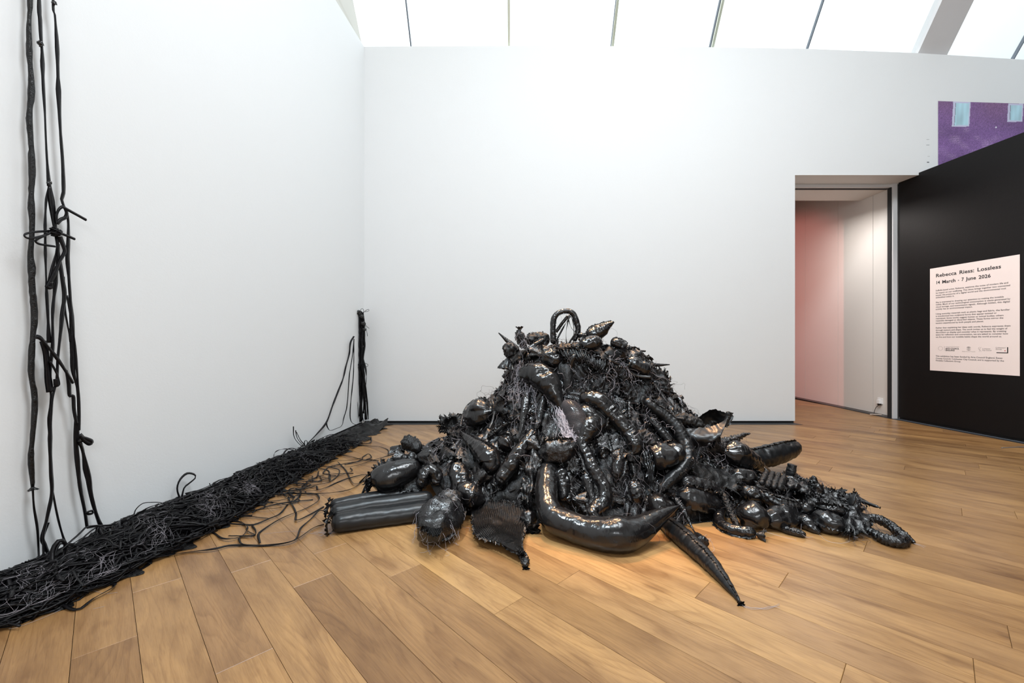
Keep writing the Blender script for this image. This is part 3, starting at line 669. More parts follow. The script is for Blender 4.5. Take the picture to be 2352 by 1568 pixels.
rs = np.random.RandomState(42)
# area-weighted samples over the heap and its right-hand lobe
def samples(n, lobe=.22, front=.75):
    out = []
    while len(out) < n:
        if rs.uniform() < lobe:
            t = rs.uniform(); a = np.array([1.35, 3.3]); b_ = np.array([2.2, 2.93]); c = a+(b_-a)*t+rs.normal(size=2)*.13*(1-.4*t)
        else:
            th = rs.uniform(0, 6.283); 
            if rs.uniform() < front and math.sin(th) > .35: continue
            r = rs.choice(PR[1:], p=None) if False else np.interp(rs.uniform(), [0, .12, .55, 1], [0, .6, .98, 1.56]); c = np.array([MC[0]+r*math.cos(th)*(.96 if math.cos(th) < 0 else .97), MC[1]+r*math.sin(th)*(.56 if math.sin(th) < 0 else .72)])
        e = .01; h = float(Hh(*c)); gxx = float(Hh(c[0]+e, c[1])-Hh(c[0]-e, c[1]))/(2*e); gyy = float(Hh(c[0], c[1]+e)-Hh(c[0], c[1]-e))/(2*e)
        if h < .008: continue
        n_ = np.array([-gxx, -gyy, 1.]); n_ /= np.linalg.norm(n_); out.append((np.array([c[0], c[1], h]), n_))
    return out
def patch(mb, p, n_, size, amp, seed, ng=14, aspect=1.5):
    rs2 = np.random.RandomState(seed); a = rs2.normal(size=3); a -= a@n_*n_; a[2] -= .6; a -= a@n_*n_; a /= np.linalg.norm(a); b_ = np.cross(n_, a)
    u, v = np.meshgrid(np.linspace(-1, 1, ng), np.linspace(-1, 1, ng), indexing='ij')
    kind = seed % 4; k = rs2.randint(4, 9); ph = rs2.uniform(0, 6)
    if kind == 0:      # folds fanning out of a pinched corner
        an = np.arctan2(v, u+1.3); rad = np.hypot(u+1.3, v); f = np.abs(np.sin(an*k*1.6+ph+.5*np.sin(rad*3)))*np.minimum(rad, 1.2)
    elif kind == 1:    # parallel gathers
        f = np.abs(np.sin(v*k*.9+ph+.8*np.sin(u*2+ph)))
    elif kind == 2:    # star pinched in the middle
        an = np.arctan2(v, u); rad = np.hypot(u, v); f = (np.abs(np.sin(an*k*.5+ph))*.9+.8)*np.minimum(rad, .9)
    else: f = 0*u
    w_ = 1-.5*(u > 0)*u**2*rs2.uniform(0, 1)
    G = p+(a*(u*size*aspect)[..., None]+b_*(v*w_*size*(1-.35*u*rs2.uniform(-1, 1)))[..., None])
    G = G+n_*(size*.30*f+amp*crease(G, .30/size, seed)+amp*.35*crease(G, 1.0/size, seed+3)+size*.3*(1-v*v)-size*.35*u*u)[..., None]
    e = np.zeros((ng, ng), bool); e[0] = e[-1] = True; e[:, 0] = e[:, -1] = True
    G[e] += rs2.normal(size=(e.sum(), 3))*size*.10
    G[..., 2] = np.maximum(G[..., 2], .003); mb.add(G.reshape(-1, 3), gridf(ng, ng))
m1, m2 = MB(), MB()
for i, (p, n_) in enumerate(samples(600)):
    patch(m1 if i % 3 else m2, p+n_*rs.uniform(-.055, .0), n_, rs.uniform(.03, .095), rs.uniform(.008, .020), 1000+i, 14)
tag(m1.build('torn_plastic_scraps', PLASTIC2, heap, True), kind='stuff'); tag(m2.build('torn_cloth_scraps', CLOTH, heap, True), kind='stuff')
m = MB()
for i, (p, n_) in enumerate(samples(330)):
    d = rs.normal(size=3)*.5; d[2] -= .9; d -= d@n_*n_; d /= np.linalg.norm(d); L = rs.uniform(.08, .26)
    Q = catmull(np.array([p+n_*rs.uniform(0, .03)+d*L*(k/3-.5)+rs.normal(size=3)*.015 for k in range(4)]), 14)
    v, f = frill_geo(Q, np.tile(n_+rs.normal(size=3)*.5, (14, 1)), rs.uniform(.012, .03), 5000+i, amp=.6, step=.008); m.add(v, f)
tag(m.build('shredded_strips', PLASTIC2, heap, True), kind='stuff')
m = MB(); threads_at(m, [p+n_*.05 for p, n_ in samples(800, .15)], rs, (.06, .30), r=.0009, curl=1.1); tag(m.build('grey_threads', THREADD, heap, True), kind='stuff')
m = MB(); threads_at(m, [p+n_*.055 for p, n_ in samples(300, .12)], rs, (.06, .28), r=.0008, curl=1.3); tag(m.build('pale_threads', THREAD, heap, True), kind='stuff')
# small stuffed strands deep in the heap
m = MB()
for i, (p, n_) in enumerate(samples(120, .2, .6)):
    d = rs.normal(size=3)*.7; d[2] -= .6; d -= d@n_*n_; d /= np.linalg.norm(d); L = rs.uniform(.15, .5); r0 = rs.uniform(.009, .026)
    P4 = np.array([np.r_[p+n_*(r0*.4)+d*L*(k/3-.5)+rs.normal(size=3)*.02, r0*(1-.2*abs(k-1.5))] for k in range(4)])
    v, f, _ = tube_geo(P4, ('round', 'point') if i % 2 else ('tie', 'round'), na=10, seed=9000+i, dens=.5); m.add(v, f)
tag(m.build('small_stuffed_strands', PLASTIC, heap, True), kind='stuff')
# ------------------------------------------------------------------ crown of the heap
c_ = 'stuffed form'
T('arched_tube', 'thin arched black tube standing like a handle on top of the heap', 'tube', [(1271, 790, 7), (1270, 754, 6.5), (1272, 732, 6.5), (1282, 719, 6), (1301, 714, 6), (1316, 720, 6.5), (1325, 742, 7), (1327, 760, 6.5), (1318, 784, 6)], fixY=3.5, frill=40, fw=.010, threads=8)
T('stuffed_strut', 'slim slanting strut inside the handle arch at the very top', 'tube', [(1305, 725, 4), (1292, 741, 4), (1277, 762, 4)], fixY=3.54, caps=('round', 'point'))
for i, L in enumerate([[(1308, 722), (1303, 745), (1300, 770), (1303, 800)], [(1310, 725), (1295, 750), (1283, 772), (1276, 786)], [(1314, 728), (1318, 755), (1316, 800)], [(1306, 735), (1312, 752), (1322, 764)]]):
    v, f = ribbon_geo([on(x, y, 0, 0, 3.47) for x, y in L], .012, 300+i, vary=.6); tag(mesh_obj('torn_strip', v, f, PLASTIC2), ['longest torn strip, hanging straight down the middle of the arched handle', 'torn strip slanting down left inside the arched handle', 'torn strip along the right leg of the arched handle', 'short torn strip crossing to the right inside the arched handle'][i], 'strip', 'torn strips hanging inside the handle')
T('stuffed_spike', 'thin black spike pointing up and left from the left edge of the crown', 'spike', [(1145, 764, 1.2), (1158, 776, 3.5), (1176, 792, 7), (1190, 806, 9)], fixY=3.55, caps=('point', 'round'))
T('stuffed_spike', 'thin black spike pointing flat to the right from the right shoulder of the heap', 'spike', [(1538, 837, 1.2), (1515, 838, 3.6), (1492, 837, 6), (1470, 833, 7)], fixY=3.6, caps=('point', 'round'))
T('ribbed_pod', 'small ribbed pod with pale stitches, upright at the left of the crown', 'pod', [(1194, 756, 5), (1195, 768, 10), (1202, 786, 9), (1207, 800, 4)], fixY=3.35, caps=('tie', 'point'), matl=CLOTH, threads=26, tmat=THREAD, pleat=12)
T('cloth_bundle', 'crinkled cloth bundle forming the left corner of the crown', 'bundle', [(1174, 786, 14), (1170, 806, 17), (1166, 832, 13)], fixY=3.45, matl=CLOTH, caps=('round', 'tie'), tuck=.2, threads=10)
T('cloth_bundle', 'long crumpled cloth roll lying across the back of the crown behind the ribbed pod', 'bundle', [(1208, 782, 13), (1238, 778, 15), (1262, 786, 14)], fixY=3.6, matl=CLOTH, tuck=.22, threads=14)
T('pointed_pouch', 'glossy pouch with a frayed pointed corner, highest on the right of the crown', 'pouch', [(1340, 772, 9), (1358, 766, 15), (1378, 760, 17), (1394, 748, 10), (1410, 739, 2)], fixY=3.5, caps=('tie', 'point'), frill=90, fw=.014, threads=10)
T('stuffed_oval', 'smooth shiny oval cushion just right of the crown centre', 'cushion', [(1330, 797, 10), (1346, 792, 17), (1366, 787, 17), (1384, 789, 9)], fixY=3.33, wr=.04, frill=False)
T('open_pouch', 'short shiny tube with a square open end at the right of the crown', 'pouch', [(1402, 784, 10), (1418, 789, 13), (1436, 797, 13)], fixY=3.42, caps=('round', 'cut'), frill=90, fw=.01)
T('stuffed_sausage', 'short fat sausage with a torn ruffle on top, on the right shoulder', 'tube', [(1433, 820, 11), (1450, 831, 16), (1474, 844, 17), (1494, 852, 13)], fixY=3.33, frill=100, fw=.02, caps=('tie', 'round'))
S('pleated_cloth', 'finely pleated cloth draped over the front of the crown, catching warm light', 'cloth', [[(1284, 803), (1320, 800), (1352, 812), (1396, 834)], [(1290, 818), (1326, 820), (1356, 832), (1390, 846)], [(1306, 830), (1336, 836), (1360, 845), (1378, 852)]], lift=.11, rib=('v', 17, .018), amp=.008, nv=120, matl=PLASTIC2, threads=16, ruffle=True, bulge=.02)
T('stuffed_bundle', 'dark shiny bundle below the ribbed pod with radiating folds', 'bundle', [(1236, 812, 12), (1256, 818, 21), (1278, 826, 18), (1292, 832, 10)], lump=.08, caps=('tie', 'round'), pleat=11)
T('stuffed_horn', 'large smooth horn hooking down to a thin point below the crown', 'horn', [(1196, 862, 16, .05), (1216, 858, 25, .06), (1240, 862, 30, .07), (1262, 884, 27, .07), (1278, 912, 17, .07), (1290, 938, 8, .07), (1298, 954, 1.5, .07)], caps=('round', 'point'), wr=.05, frill=-70, fw=.014)
S('hanging_patch', 'checked cloth pouch hanging off the right shoulder of the heap', 'cloth', [[(1498, 850), (1516, 848), (1534, 862)], [(1502, 880), (1524, 884), (1540, 888)], [(1512, 905), (1528, 910), (1537, 908)], [(1520, 932), (1526, 936), (1530, 934)]], fixY=3.45, rib=('u', 9, .012), amp=.012, threads=14, ruffle=True, bulge=.05)
S('torn_cloth', 'torn shiny cloth flap right of the pleated drape, with long frayed fibres', 'cloth', [[(1392, 815), (1410, 822), (1428, 832)], [(1400, 842), (1424, 850), (1448, 860)], [(1410, 862), (1440, 872), (1466, 880)]], lift=.09, amp=.03, threads=30, ruffle=True, tmat=THREAD)
S('torn_cloth', 'crumpled cloth hanging down the middle of the heap below the pleated drape', 'cloth', [[(1318, 846), (1350, 852), (1396, 858)], [(1322, 872), (1356, 882), (1400, 880)], [(1330, 892), (1362, 902), (1392, 904)]], lift=.085, amp=.034, threads=36, ruffle=True, freq=9)
S('torn_cloth', 'ragged plastic sheet hanging at the left of the crown above the white tufts', 'cloth', [[(1166, 838), (1186, 832), (1212, 830)], [(1168, 864), (1186, 858), (1204, 856)], [(1172, 884), (1184, 880), (1196, 882)]], lift=.04, amp=.03, matl=PLASTIC2, threads=26, tmat=THREAD, ruffle=True)
S('draped_cloth', 'matt crumpled cloth filling the right flank under the checked pouch', 'cloth', [[(1420, 868), (1455, 872), (1500, 880)], [(1430, 895), (1465, 900), (1500, 908)], [(1440, 920), (1470, 926), (1500, 926)]], lift=.08, amp=.036, threads=30, ruffle=True)
# ------------------------------------------------------------------ middle of the heap
T('stuffed_spindle', 'narrow leaf shaped spindle hanging point down on the left front', 'spindle', [(1211, 893, 3, .08), (1208, 920, 9, .08), (1203, 950, 9, .08), (1197, 982, 5, .08), (1192, 1004, 1.2, .08)], caps=('round', 'point'), flat=.7)
T('stuffed_tube', 'slender upright tube right of the hanging spindle', 'tube', [(1250, 908, 8, .03), (1243, 940, 9, .03), (1236, 970, 9, .04), (1228, 992, 8, .04)], caps=('round', 'tie'))
T('stuffed_tube', 'thin dark finger slanting down left between the round ball and the spindle', 'tube', [(1168, 968, 7, .04), (1146, 982, 8, .05), (1128, 998, 8, .05), (1119, 1012, 7, .05)], caps=('round', 'tie'))
T('stuffed_ball', 'big glossy round ball bound with cords on the upper left flank', 'ball', [(1078, 958, 20), (1096, 950, 32), (1122, 946, 35), (1146, 938, 22)], caps=('round', 'tie'), wr=.05, threads=16, frill=100, fw=.025)
for i, (L, lab) in enumerate([([(1090, 918), (1072, 935), (1062, 960), (1058, 980)], 'dark cord curving over the left side of the round ball'), ([(1130, 918), (1136, 940), (1132, 965), (1124, 985)], 'dark cord running down the right side of the round ball'), ([(1160, 862), (1156, 890), (1146, 925), (1138, 948)], 'long thin cord hanging from the crown to the round ball')]):
    P4 = np.array([np.r_[on(x, y, 3, .10), (.012, .012, .004)[i]] for x, y in L]); thing('binding_cord', lab, 'cord', P4, matl=PLASTIC2, na=8, caps=('round', 'round'), tuck=.15)
S('draped_cloth', 'rumpled cloth wing spread behind and left of the round ball', 'cloth', [[(1010, 968), (1036, 955), (1060, 950)], [(1012, 984), (1034, 978), (1058, 978)], [(1030, 1000), (1046, 994), (1062, 992)]], lift=.04, amp=.022, ruffle=True)
S('draped_cloth', 'matt cloth with hanging threads between round ball and spindle', 'cloth', [[(1160, 900), (1178, 898), (1200, 904)], [(1156, 935), (1178, 930), (1196, 940)], [(1152, 968), (1176, 962), (1190, 970)]], lift=.08, amp=.032, threads=46, ruffle=True, tmat=THREAD, freq=9)
S('shiny_sheet', 'wrinkled shiny plastic sheet beside the tip of the large horn', 'cloth', [[(1212, 905), (1232, 900), (1252, 905)], [(1214, 930), (1236, 926), (1262, 930)], [(1218, 960), (1240, 958), (1266, 955)]], lift=.02, amp=.03, matl=PLASTIC2, threads=20, ruffle=True)
# net sleeve with its own threads
P4 = ptsr([(1290, 926, 11, .05), (1312, 940, 20, .05), (1324, 962, 24, .05), (1328, 986, 22, .05), (1322, 1008, 11, .05)])
V, Fc, I = tube_geo(P4, na=22, seed=771); net = empty('net_sleeve', V.mean(0), 'dark fishnet sleeve beside the bunch of white threads in the centre', 'net')
mesh_obj('sleeve_lining', V, Fc, PLASTIC, net); m = MB(); Vg = V[:-2].reshape(I['n'], 22, 3); c0 = I['P'][:, None]; Vg = c0+(Vg-c0)*1.06
for k in range(22):
    for sg in (1, -1):
        idx = (k+sg*np.arange(I['n'])) % 22; tube_simple(m, Vg[np.arange(I['n']), idx], .0011, 3)
tag(m.build('net_mesh', THREADD, net, True), kind='stuff')
m = MB(); rs = np.random.RandomState(77)
for i in range(95):
    a = on(rs.normal(1289, 10), rs.normal(938, 10), 0, .10); b_ = on(rs.normal(1302+ (i % 3)*6, 9), rs.normal(985, 13), 0, .13); c = on(rs.normal(1312, 9), rs.normal(1015, 12), 0, .12)
    thread_add(m, wavy([a, b_, c+rs.normal(size=3)*.014], .016, rs), .0010)
for i in range(9):
    cc = on(1308+rs.normal()*2, 1013+rs.normal()*2, 0, .14); r0 = rs.uniform(.02, .035); t_ = np.linspace(0, 6.4, 20); thread_add(m, cc+np.stack([r0*np.cos(t_), .01*np.sin(2*t_), r0*np.sin(t_)], -1), .0009)
tag(m.build('thread_tuft', mat('white_thread', (.62, .56, .60), .6), None, True), 'bright tangle of white threads hanging in the centre of the heap', 'threads', kind='stuff')
m = MB()
for i in range(48):
    a = on(rs.normal(1190+ (i % 2)*30, 12), rs.normal(838, 8), 0, .11); c = on(a[0]/a[1]*F+CX+rs.normal()*7, rs.normal(905, 22), 0, .11); thread_add(m, wavy([a, (a+c)/2+rs.normal(size=3)*.02, c], .012, rs), .0008)
tag(m.build('thread_tuft', THREAD, None, True), 'loose pale threads hanging over the big horn at upper left of the heap', 'threads', kind='stuff')
T('stuffed_tube', 'large shiny bent tube running down right of centre, its knee at the bottom', 'tube', [(1330, 916, 10, .04), (1350, 914, 17, .05), (1376, 922, 22, .06), (1404, 948, 20, .06), (1432, 978, 17, .06), (1454, 1006, 18, .06), (1458, 1030, 17, .06), (1446, 1048, 13, .05)], caps=('round', 'tie'), wr=.06, frill=-110, fw=.022, threads=14)
T('swollen_bag', 'wide dark glossy body at the top of the serpentine tube', 'tube', [(1326, 940, 14, .02), (1348, 950, 22, .02), (1372, 972, 22, .03), (1384, 990, 14, .02)], frill=100, fw=.03)
T('serpentine_tube', 'long serpentine tube winding down the front centre of the heap', 'tube', [(1376, 974, 16, .04), (1354, 980, 24, .06), (1341, 1004, 18, .07), (1336, 1022, 14, .07), (1350, 1046, 14, .07), (1358, 1070, 15, .07), (1376, 1098, 15, .07), (1389, 1124, 16, .07), (1388, 1150, 17, .07), (1370, 1166, 17, .07), (1360, 1178, 15, .06), (1374, 1196, 13, .05), (1388, 1206, 10, .04)], wr=.10, caps=('round', 'tie'), threads=10)
T('stuffed_tube', 'dark vertical tube tucked behind the lower serpentine tube', 'tube', [(1342, 1082, 12, .0), (1352, 1110, 15, .02), (1360, 1138, 15, .02), (1362, 1160, 10, .0)], frill=20, fw=.016)
T('stuffed_ball', 'small dull ball inside the knee of the big crescent', 'ball', [(1296, 1150, 12), (1308, 1143, 20), (1324, 1147, 14)], caps=('round', 'tie'))
T('stuffed_ball', 'dull rounded bag glimpsed right of the upper serpentine tube', 'ball', [(1372, 1048, 10), (1388, 1040, 18), (1408, 1044, 12)], caps=('round', 'tie'))
T('ringed_tube', 'long ringed tube bending like an elbow down the right flank', 'tube', [(1480, 916, 9, .08), (1498, 932, 12, .08), (1524, 950, 13, .09), (1548, 972, 14, .09), (1566, 998, 15, .09), (1578, 1028, 16, .09), (1579, 1056, 16, .08), (1564, 1080, 15, .08), (1543, 1098, 14, .07), (1522, 1120, 12, .05), (1514, 1136, 8, .04)], wr=.14, caps=('round', 'tie'), frill=60, fw=.012, matl=SATIN, threads=24)
T('stuffed_tube', 'thin straight matt tube slanting behind the ringed elbow tube', 'tube', [(1492, 958, 7, .05), (1512, 982, 8, .06), (1536, 1010, 8, .06), (1562, 1038, 6, .05)], matl=SATIN)
T('stuffed_tube', 'short upright capped tube above the drum, right of centre', 'tube', [(1444, 916, 5, .06), (1445, 936, 5, .07), (1446, 958, 5, .07)], caps=('tie', 'cut'))
T('thread_bundle', 'knotted bundle of tan thread and cloth right of the large bent tube', 'bundle', [(1456, 986, 10, .04), (1472, 998, 18, .05), (1490, 1014, 18, .05), (1504, 1034, 10, .04)], matl=CLOTH, tuck=.2, threads=60, tmat=THREAD, caps=('tie', 'round'))
T('stuffed_drum', 'fat short drum banded in the middle, under the ringed elbow tube', 'drum', [(1494, 1052, 24, .02), (1510, 1050, 31, .02), (1530, 1046, 31, .02), (1532, 1046, 29, .02), (1552, 1044, 28, .02), (1566, 1042, 20, .02)], caps=('cut', 'round'), wr=.05, pleat=16)
T('stuffed_cushion', 'flat matt cushion wedged above the banded drum', 'cushion', [(1518, 1030, 9, .03), (1542, 1024, 14, .03), (1562, 1032, 10, .03)], matl=SATIN)
S('draped_cloth', 'smooth dark cloth panel hanging left of the banded drum', 'cloth', [[(1468, 1026), (1486, 1022), (1504, 1030)], [(1476, 1062), (1490, 1060), (1500, 1064)], [(1490, 1100), (1496, 1104), (1500, 1104)], [(1496, 1130), (1498, 1132), (1500, 1131)]], lift=.06, amp=.012, rib=('v', 5, .02), matl=PLASTIC)
T('tied_pod', 'ribbed glossy pod hanging upside down below the large bent tube', 'pod', [(1428, 1040, 7, .06), (1422, 1060, 15, .07), (1416, 1084, 15, .07), (1414, 1108, 5, .06)], caps=('tie', 'point'), pleat=6, wr=.1, threads=20)
T('tied_pod', 'slim pod hanging beside the ribbed glossy pod', 'pod', [(1450, 1042, 5, .06), (1452, 1064, 9, .07), (1456, 1088, 7, .07), (1456, 1104, 3, .06)], caps=('tie', 'point'), pleat=6, threads=14)
T('tied_pod', 'shaggy bag with ragged edges, lowest of the hanging pods', 'pod', [(1455, 1098, 6, .05), (1458, 1116, 15, .06), (1462, 1136, 17, .06), (1464, 1158, 9, .05)], caps=('tie', 'round'), tuck=.16, frill=[0, 180], fw=.02, threads=30)
S('shiny_sheet', 'crumpled shiny sheet spread between serpentine tube and hanging pods', 'cloth', [[(1376, 1060), (1396, 1062), (1412, 1064)], [(1386, 1084), (1400, 1088), (1412, 1090)], [(1398, 1112), (1410, 1116), (1424, 1118)]], lift=.02, amp=.026, matl=PLASTIC2, ruffle=True)
T('pinched_bag', 'plump crumpled bag with star folds in the centre, above the big crescent', 'bag', [(1234, 1024, 14, .05), (1256, 1034, 28, .06), (1284, 1034, 30, .07), (1310, 1026, 22, .07), (1330, 1016, 8, .06)], matl=PLASTIC2, caps=('tie', 'tie'), pleat=8, tuck=.14, threads=14)
S('shiny_sheet', 'dark wrinkled skirt hanging beneath the plump crumpled bag', 'cloth', [[(1250, 1048), (1290, 1052), (1326, 1040)], [(1270, 1062), (1300, 1066), (1330, 1062)], [(1300, 1082), (1318, 1086), (1336, 1084)]], lift=.06, amp=.02, matl=PLASTIC2, ruffle=True)
S('crinkled_sheet', 'long crinkled plastic sheet hanging down left of the plump bag', 'cloth', [[(1206, 1012), (1226, 1000), (1250, 1004)], [(1210, 1048), (1226, 1040), (1244, 1048)], [(1204, 1086), (1218, 1082), (1234, 1084)], [(1196, 1120), (1212, 1122), (1226, 1120)], [(1200, 1150), (1208, 1156), (1218, 1154)]], lift=.10, amp=.036, matl=PLASTIC2, ruffle=True, freq=10)
T('stuffed_tube', 'smooth straight tube slanting down left, left of the crinkled sheet', 'tube', [(1228, 986, 9, .04), (1208, 1016, 14, .05), (1186, 1048, 18, .05), (1160, 1086, 18, .05), (1142, 1112, 14, .04)], frill=-80, fw=.02, wr=.08)
T('stuffed_horn', 'glossy horn with its tip pointing up left, above the tied round bag', 'horn', [(1056, 988, 2, .06), (1072, 1004, 9, .07), (1096, 1024, 18, .07), (1118, 1044, 27, .07), (1126, 1066, 25, .06), (1112, 1082, 14, .05)], caps=('point', 'round'), frill=90, fw=.012, wr=.09)
T('swollen_bag', 'dark smooth swollen form below the glossy horn on the left', 'bag', [(1046, 1062, 16, .02), (1054, 1092, 24, .03), (1062, 1124, 26, .03), (1072, 1150, 18, .02)], matl=PLASTIC)
T('swollen_bag', 'dark rounded form between the glossy horn and the straight tube', 'bag', [(1150, 1004, 14, .02), (1168, 1020, 22, .03), (1184, 1034, 14, .02)], caps=('round', 'tie'))
tb = T('tied_bag', 'round glossy bag knotted on top with creases radiating from the knot', 'bag', [(1066, 1150, 20, .05), (1076, 1136, 36, .07), (1086, 1120, 36, .08), (1098, 1102, 15, .09)], caps=('round', 'tie'), pleat=14, lump=.06, wr=.10)
S('knot_flap', 'two stiff shiny flaps standing up beside the knot of the round tied bag', 'flap', [[(1098, 1106), (1106, 1104), (1112, 1108)], [(1108, 1090), (1118, 1086), (1126, 1092)], [(1112, 1078), (1122, 1078), (1134, 1088)], [(1126, 1110), (1132, 1114), (1140, 1118)]], lift=.10, amp=.012, matl=PLASTIC, ruffle=False)
S('ribbed_patch', 'silvery ribbed scrap poking out left of the glossy horn', 'scrap', [[(1018, 1056), (1032, 1046), (1046, 1048)], [(1016, 1066), (1032, 1058), (1046, 1056)]], lift=.08, nv=60, rib=('v', 8, .008), amp=.004, matl=PLASTIC2)
# ------------------------------------------------------------------ left foot of the heap
T('cloth_roll', 'rough rolled cloth knot at the left upper foot of the heap', 'bundle', [(920, 1030, 12, .02), (932, 1018, 18, .03), (950, 1022, 16, .03), (962, 1034, 10, .02)], matl=CLOTH, tuck=.2, caps=('tie', 'round'))
T('ribbed_ball', 'small ribbed ball of gathered plastic above the egg shaped cushion', 'ball', [(926, 1052, 14, .03), (946, 1050, 22, .03), (968, 1050, 16, .03)], pleat=18, wr=.1, caps=('tie', 'tie'), matl=PLASTIC2)
T('stuffed_egg', 'large smooth egg shaped cushion on the floor at the left edge of the heap', 'cushion', [(856, 1116, 22), (874, 1104, 32), (904, 1092, 34), (936, 1080, 28), (966, 1066, 16)], wr=.035, lump=.02, tuck=.02, caps=('round', 'round'), seams=False, frill=False)
S('draped_cloth', 'shredded cloth cape lying over the top of the egg shaped cushion', 'cloth', [[(856, 1084), (880, 1062), (920, 1052)], [(848, 1106), (876, 1080), (926, 1066)], [(846, 1128), (868, 1096), (916, 1080)]], lift=.10, amp=.02, ruffle=True, threads=10)
for i, L in enumerate([[(872, 1068), (850, 1096), (838, 1118), (830, 1136)], [(866, 1074), (846, 1110), (834, 1132)], [(874, 1072), (860, 1100), (846, 1120)], [(868, 1070), (842, 1092), (826, 1108)], [(860, 1086), (848, 1112), (843, 1126)]]):
    v, f = ribbon_geo([on(x, y, 3, .03) for x, y in L], .012, 400+i); tag(mesh_obj('torn_strip', v, f, RIBBON), ['torn strip falling down the left end of the egg cushion, reaching lowest', 'torn strip at the left end of the egg cushion, second lowest', 'torn strip lying on the front face of the egg cushion end', 'torn strip swinging out furthest left of the egg cushion', 'short torn strip on the lower left of the egg cushion'][i], 'strip', 'torn strips at the left end of the egg cushion')
T('folded_cushion', 'thick cushion folded in a narrow U with a dark slit, left foot of the heap', 'cushion', [(964, 1122, 10, .04), (970, 1102, 16, .06), (976, 1086, 15, .07), (990, 1078, 13, .07), (1002, 1092, 15, .06), (1002, 1116, 13, .04)], wr=.08, caps=('round', 'round'), frill=[200], fw=.016)
S('ragged_flap', 'flat triangular flap with ragged rim below the folded cushion', 'cloth', [[(944, 1096), (960, 1092), (974, 1100)], [(930, 1112), (952, 1112), (968, 1122)], [(916, 1126), (940, 1128), (966, 1134)]], lift=.06, amp=.012, ruffle=True)
# bolster made of three sewn tubes
bol = empty('triple_bolster', on(850, 1190), 'long bolster of three parallel stuffed tubes sewn side by side, on the floor at left', 'bolster')
for i, L in enumerate([[(757, 1163, 15), (850, 1146, 16), (970, 1130, 15)], [(756, 1180, 19, .02), (860, 1162, 20, .02), (995, 1144, 19, .02)], [(760, 1203, 22), (870, 1188, 23), (1005, 1170, 22)]]):
    P4 = np.array([[*on(x, y+ (0), 0, 0, None), 0] for x, y, r, *_ in L])
    Yc = [(2.63+.115*k+(.17, .09, 0)[i]) for k in range(3)]
    P4 = np.array([[Xat(L[k][0], Yc[k]), Yc[k], max(Zat(L[k][1], Yc[k]), .04), L[k][2]*Yc[k]/F] for k in range(3)])
    V, Fc, I = tube_geo(P4, ('round', 'round'), na=32, wr=.03, lump=.015, seed=880+i, pleat=9, seams=False); mesh_obj('bolster_tube', V, Fc, SATIN, bol)
    e = I['P'][0]; Q = e+np.stack([.0*np.linspace(0, 1, 18), .05*np.cos(np.linspace(0, 6.28, 18)), .05*np.sin(np.linspace(0, 6.28, 18))], -1)*L[0][2]/19; v, f = frill_geo(Q, Q-e+np.array([-.02, 0, 0]), .02, 890+i); mesh_obj('gathered_end', v, f, PLASTIC2, bol)
rs = np.random.RandomState(5); m = MB()
for i in range(26):
    a = on(rs.normal(757, 4), rs.uniform(1200, 1215), 0, .03); b_ = on(rs.normal(748, 12), rs.normal(1226, 4)); b_[2] = .004; thread_add(m, catmull(np.array([a, (a+b_)/2+rs.normal(size=3)*.012, b_, b_+np.array([rs.normal()*.04, rs.normal()*.03, 0])]), 14), .0006)
tag(m.build('loose_threads', THREAD, bol, True), kind='stuff')
T('frayed_bag', 'dome shaped bag with ribbed patch and wild white threads, in front of the bolster', 'bag', [(998, 1246, 26), (1002, 1214, 44), (1014, 1184, 48, .02), (1034, 1160, 36, .04), (1046, 1146, 16, .05)], matl=PLASTIC2, lump=.1, tuck=.10, threads=90, tmat=THREAD, caps=('round', 'tie'), pleat=7)
S('ribbed_patch', 'pale stitched ribbed patch on the front of the dome shaped bag', 'patch', [[(992, 1180), (1008, 1184), (1026, 1192)], [(980, 1200), (996, 1206), (1016, 1216)], [(972, 1216), (986, 1228), (1004, 1236)]], lift=.13, nv=80, rib=('v', 11, .010), amp=.004, matl=CLOTH, threads=40, tmat=THREAD)
S('ribbed_cloth', 'long triangular ribbed cloth trailing to a twisted tip on the floor in front', 'cloth', [[(1092, 1168), (1120, 1156), (1158, 1152), (1204, 1172)], [(1086, 1200), (1122, 1194), (1158, 1190), (1204, 1200)], [(1098, 1234), (1134, 1226), (1164, 1222), (1201, 1226)], [(1140, 1248), (1162, 1246), (1180, 1248), (1198, 1252)], [(1190, 1272), (1196, 1270), (1200, 1272), (1205, 1274)]], lift=.05, nu=60, nv=160, rib=('v', 26, .012), amp=.010, ruffle=True, threads=12, freq=5, jag=.008)
T('twisted_tip', 'crushed knotted tip at the end of the triangular ribbed cloth', 'knot', [(1190, 1266, 6), (1200, 1278, 8), (1206, 1290, 9), (1207, 1302, 5)], matl=PLASTIC2, tuck=.3, caps=('round', 'tie'))
T('cloth_bundle', 'small crumpled bag between the triangular ribbed cloth and the big crescent', 'bundle', [(1206, 1182, 14), (1214, 1196, 20), (1218, 1212, 12)], matl=PLASTIC2, tuck=.14, caps=('round', 'tie'), threads=6)
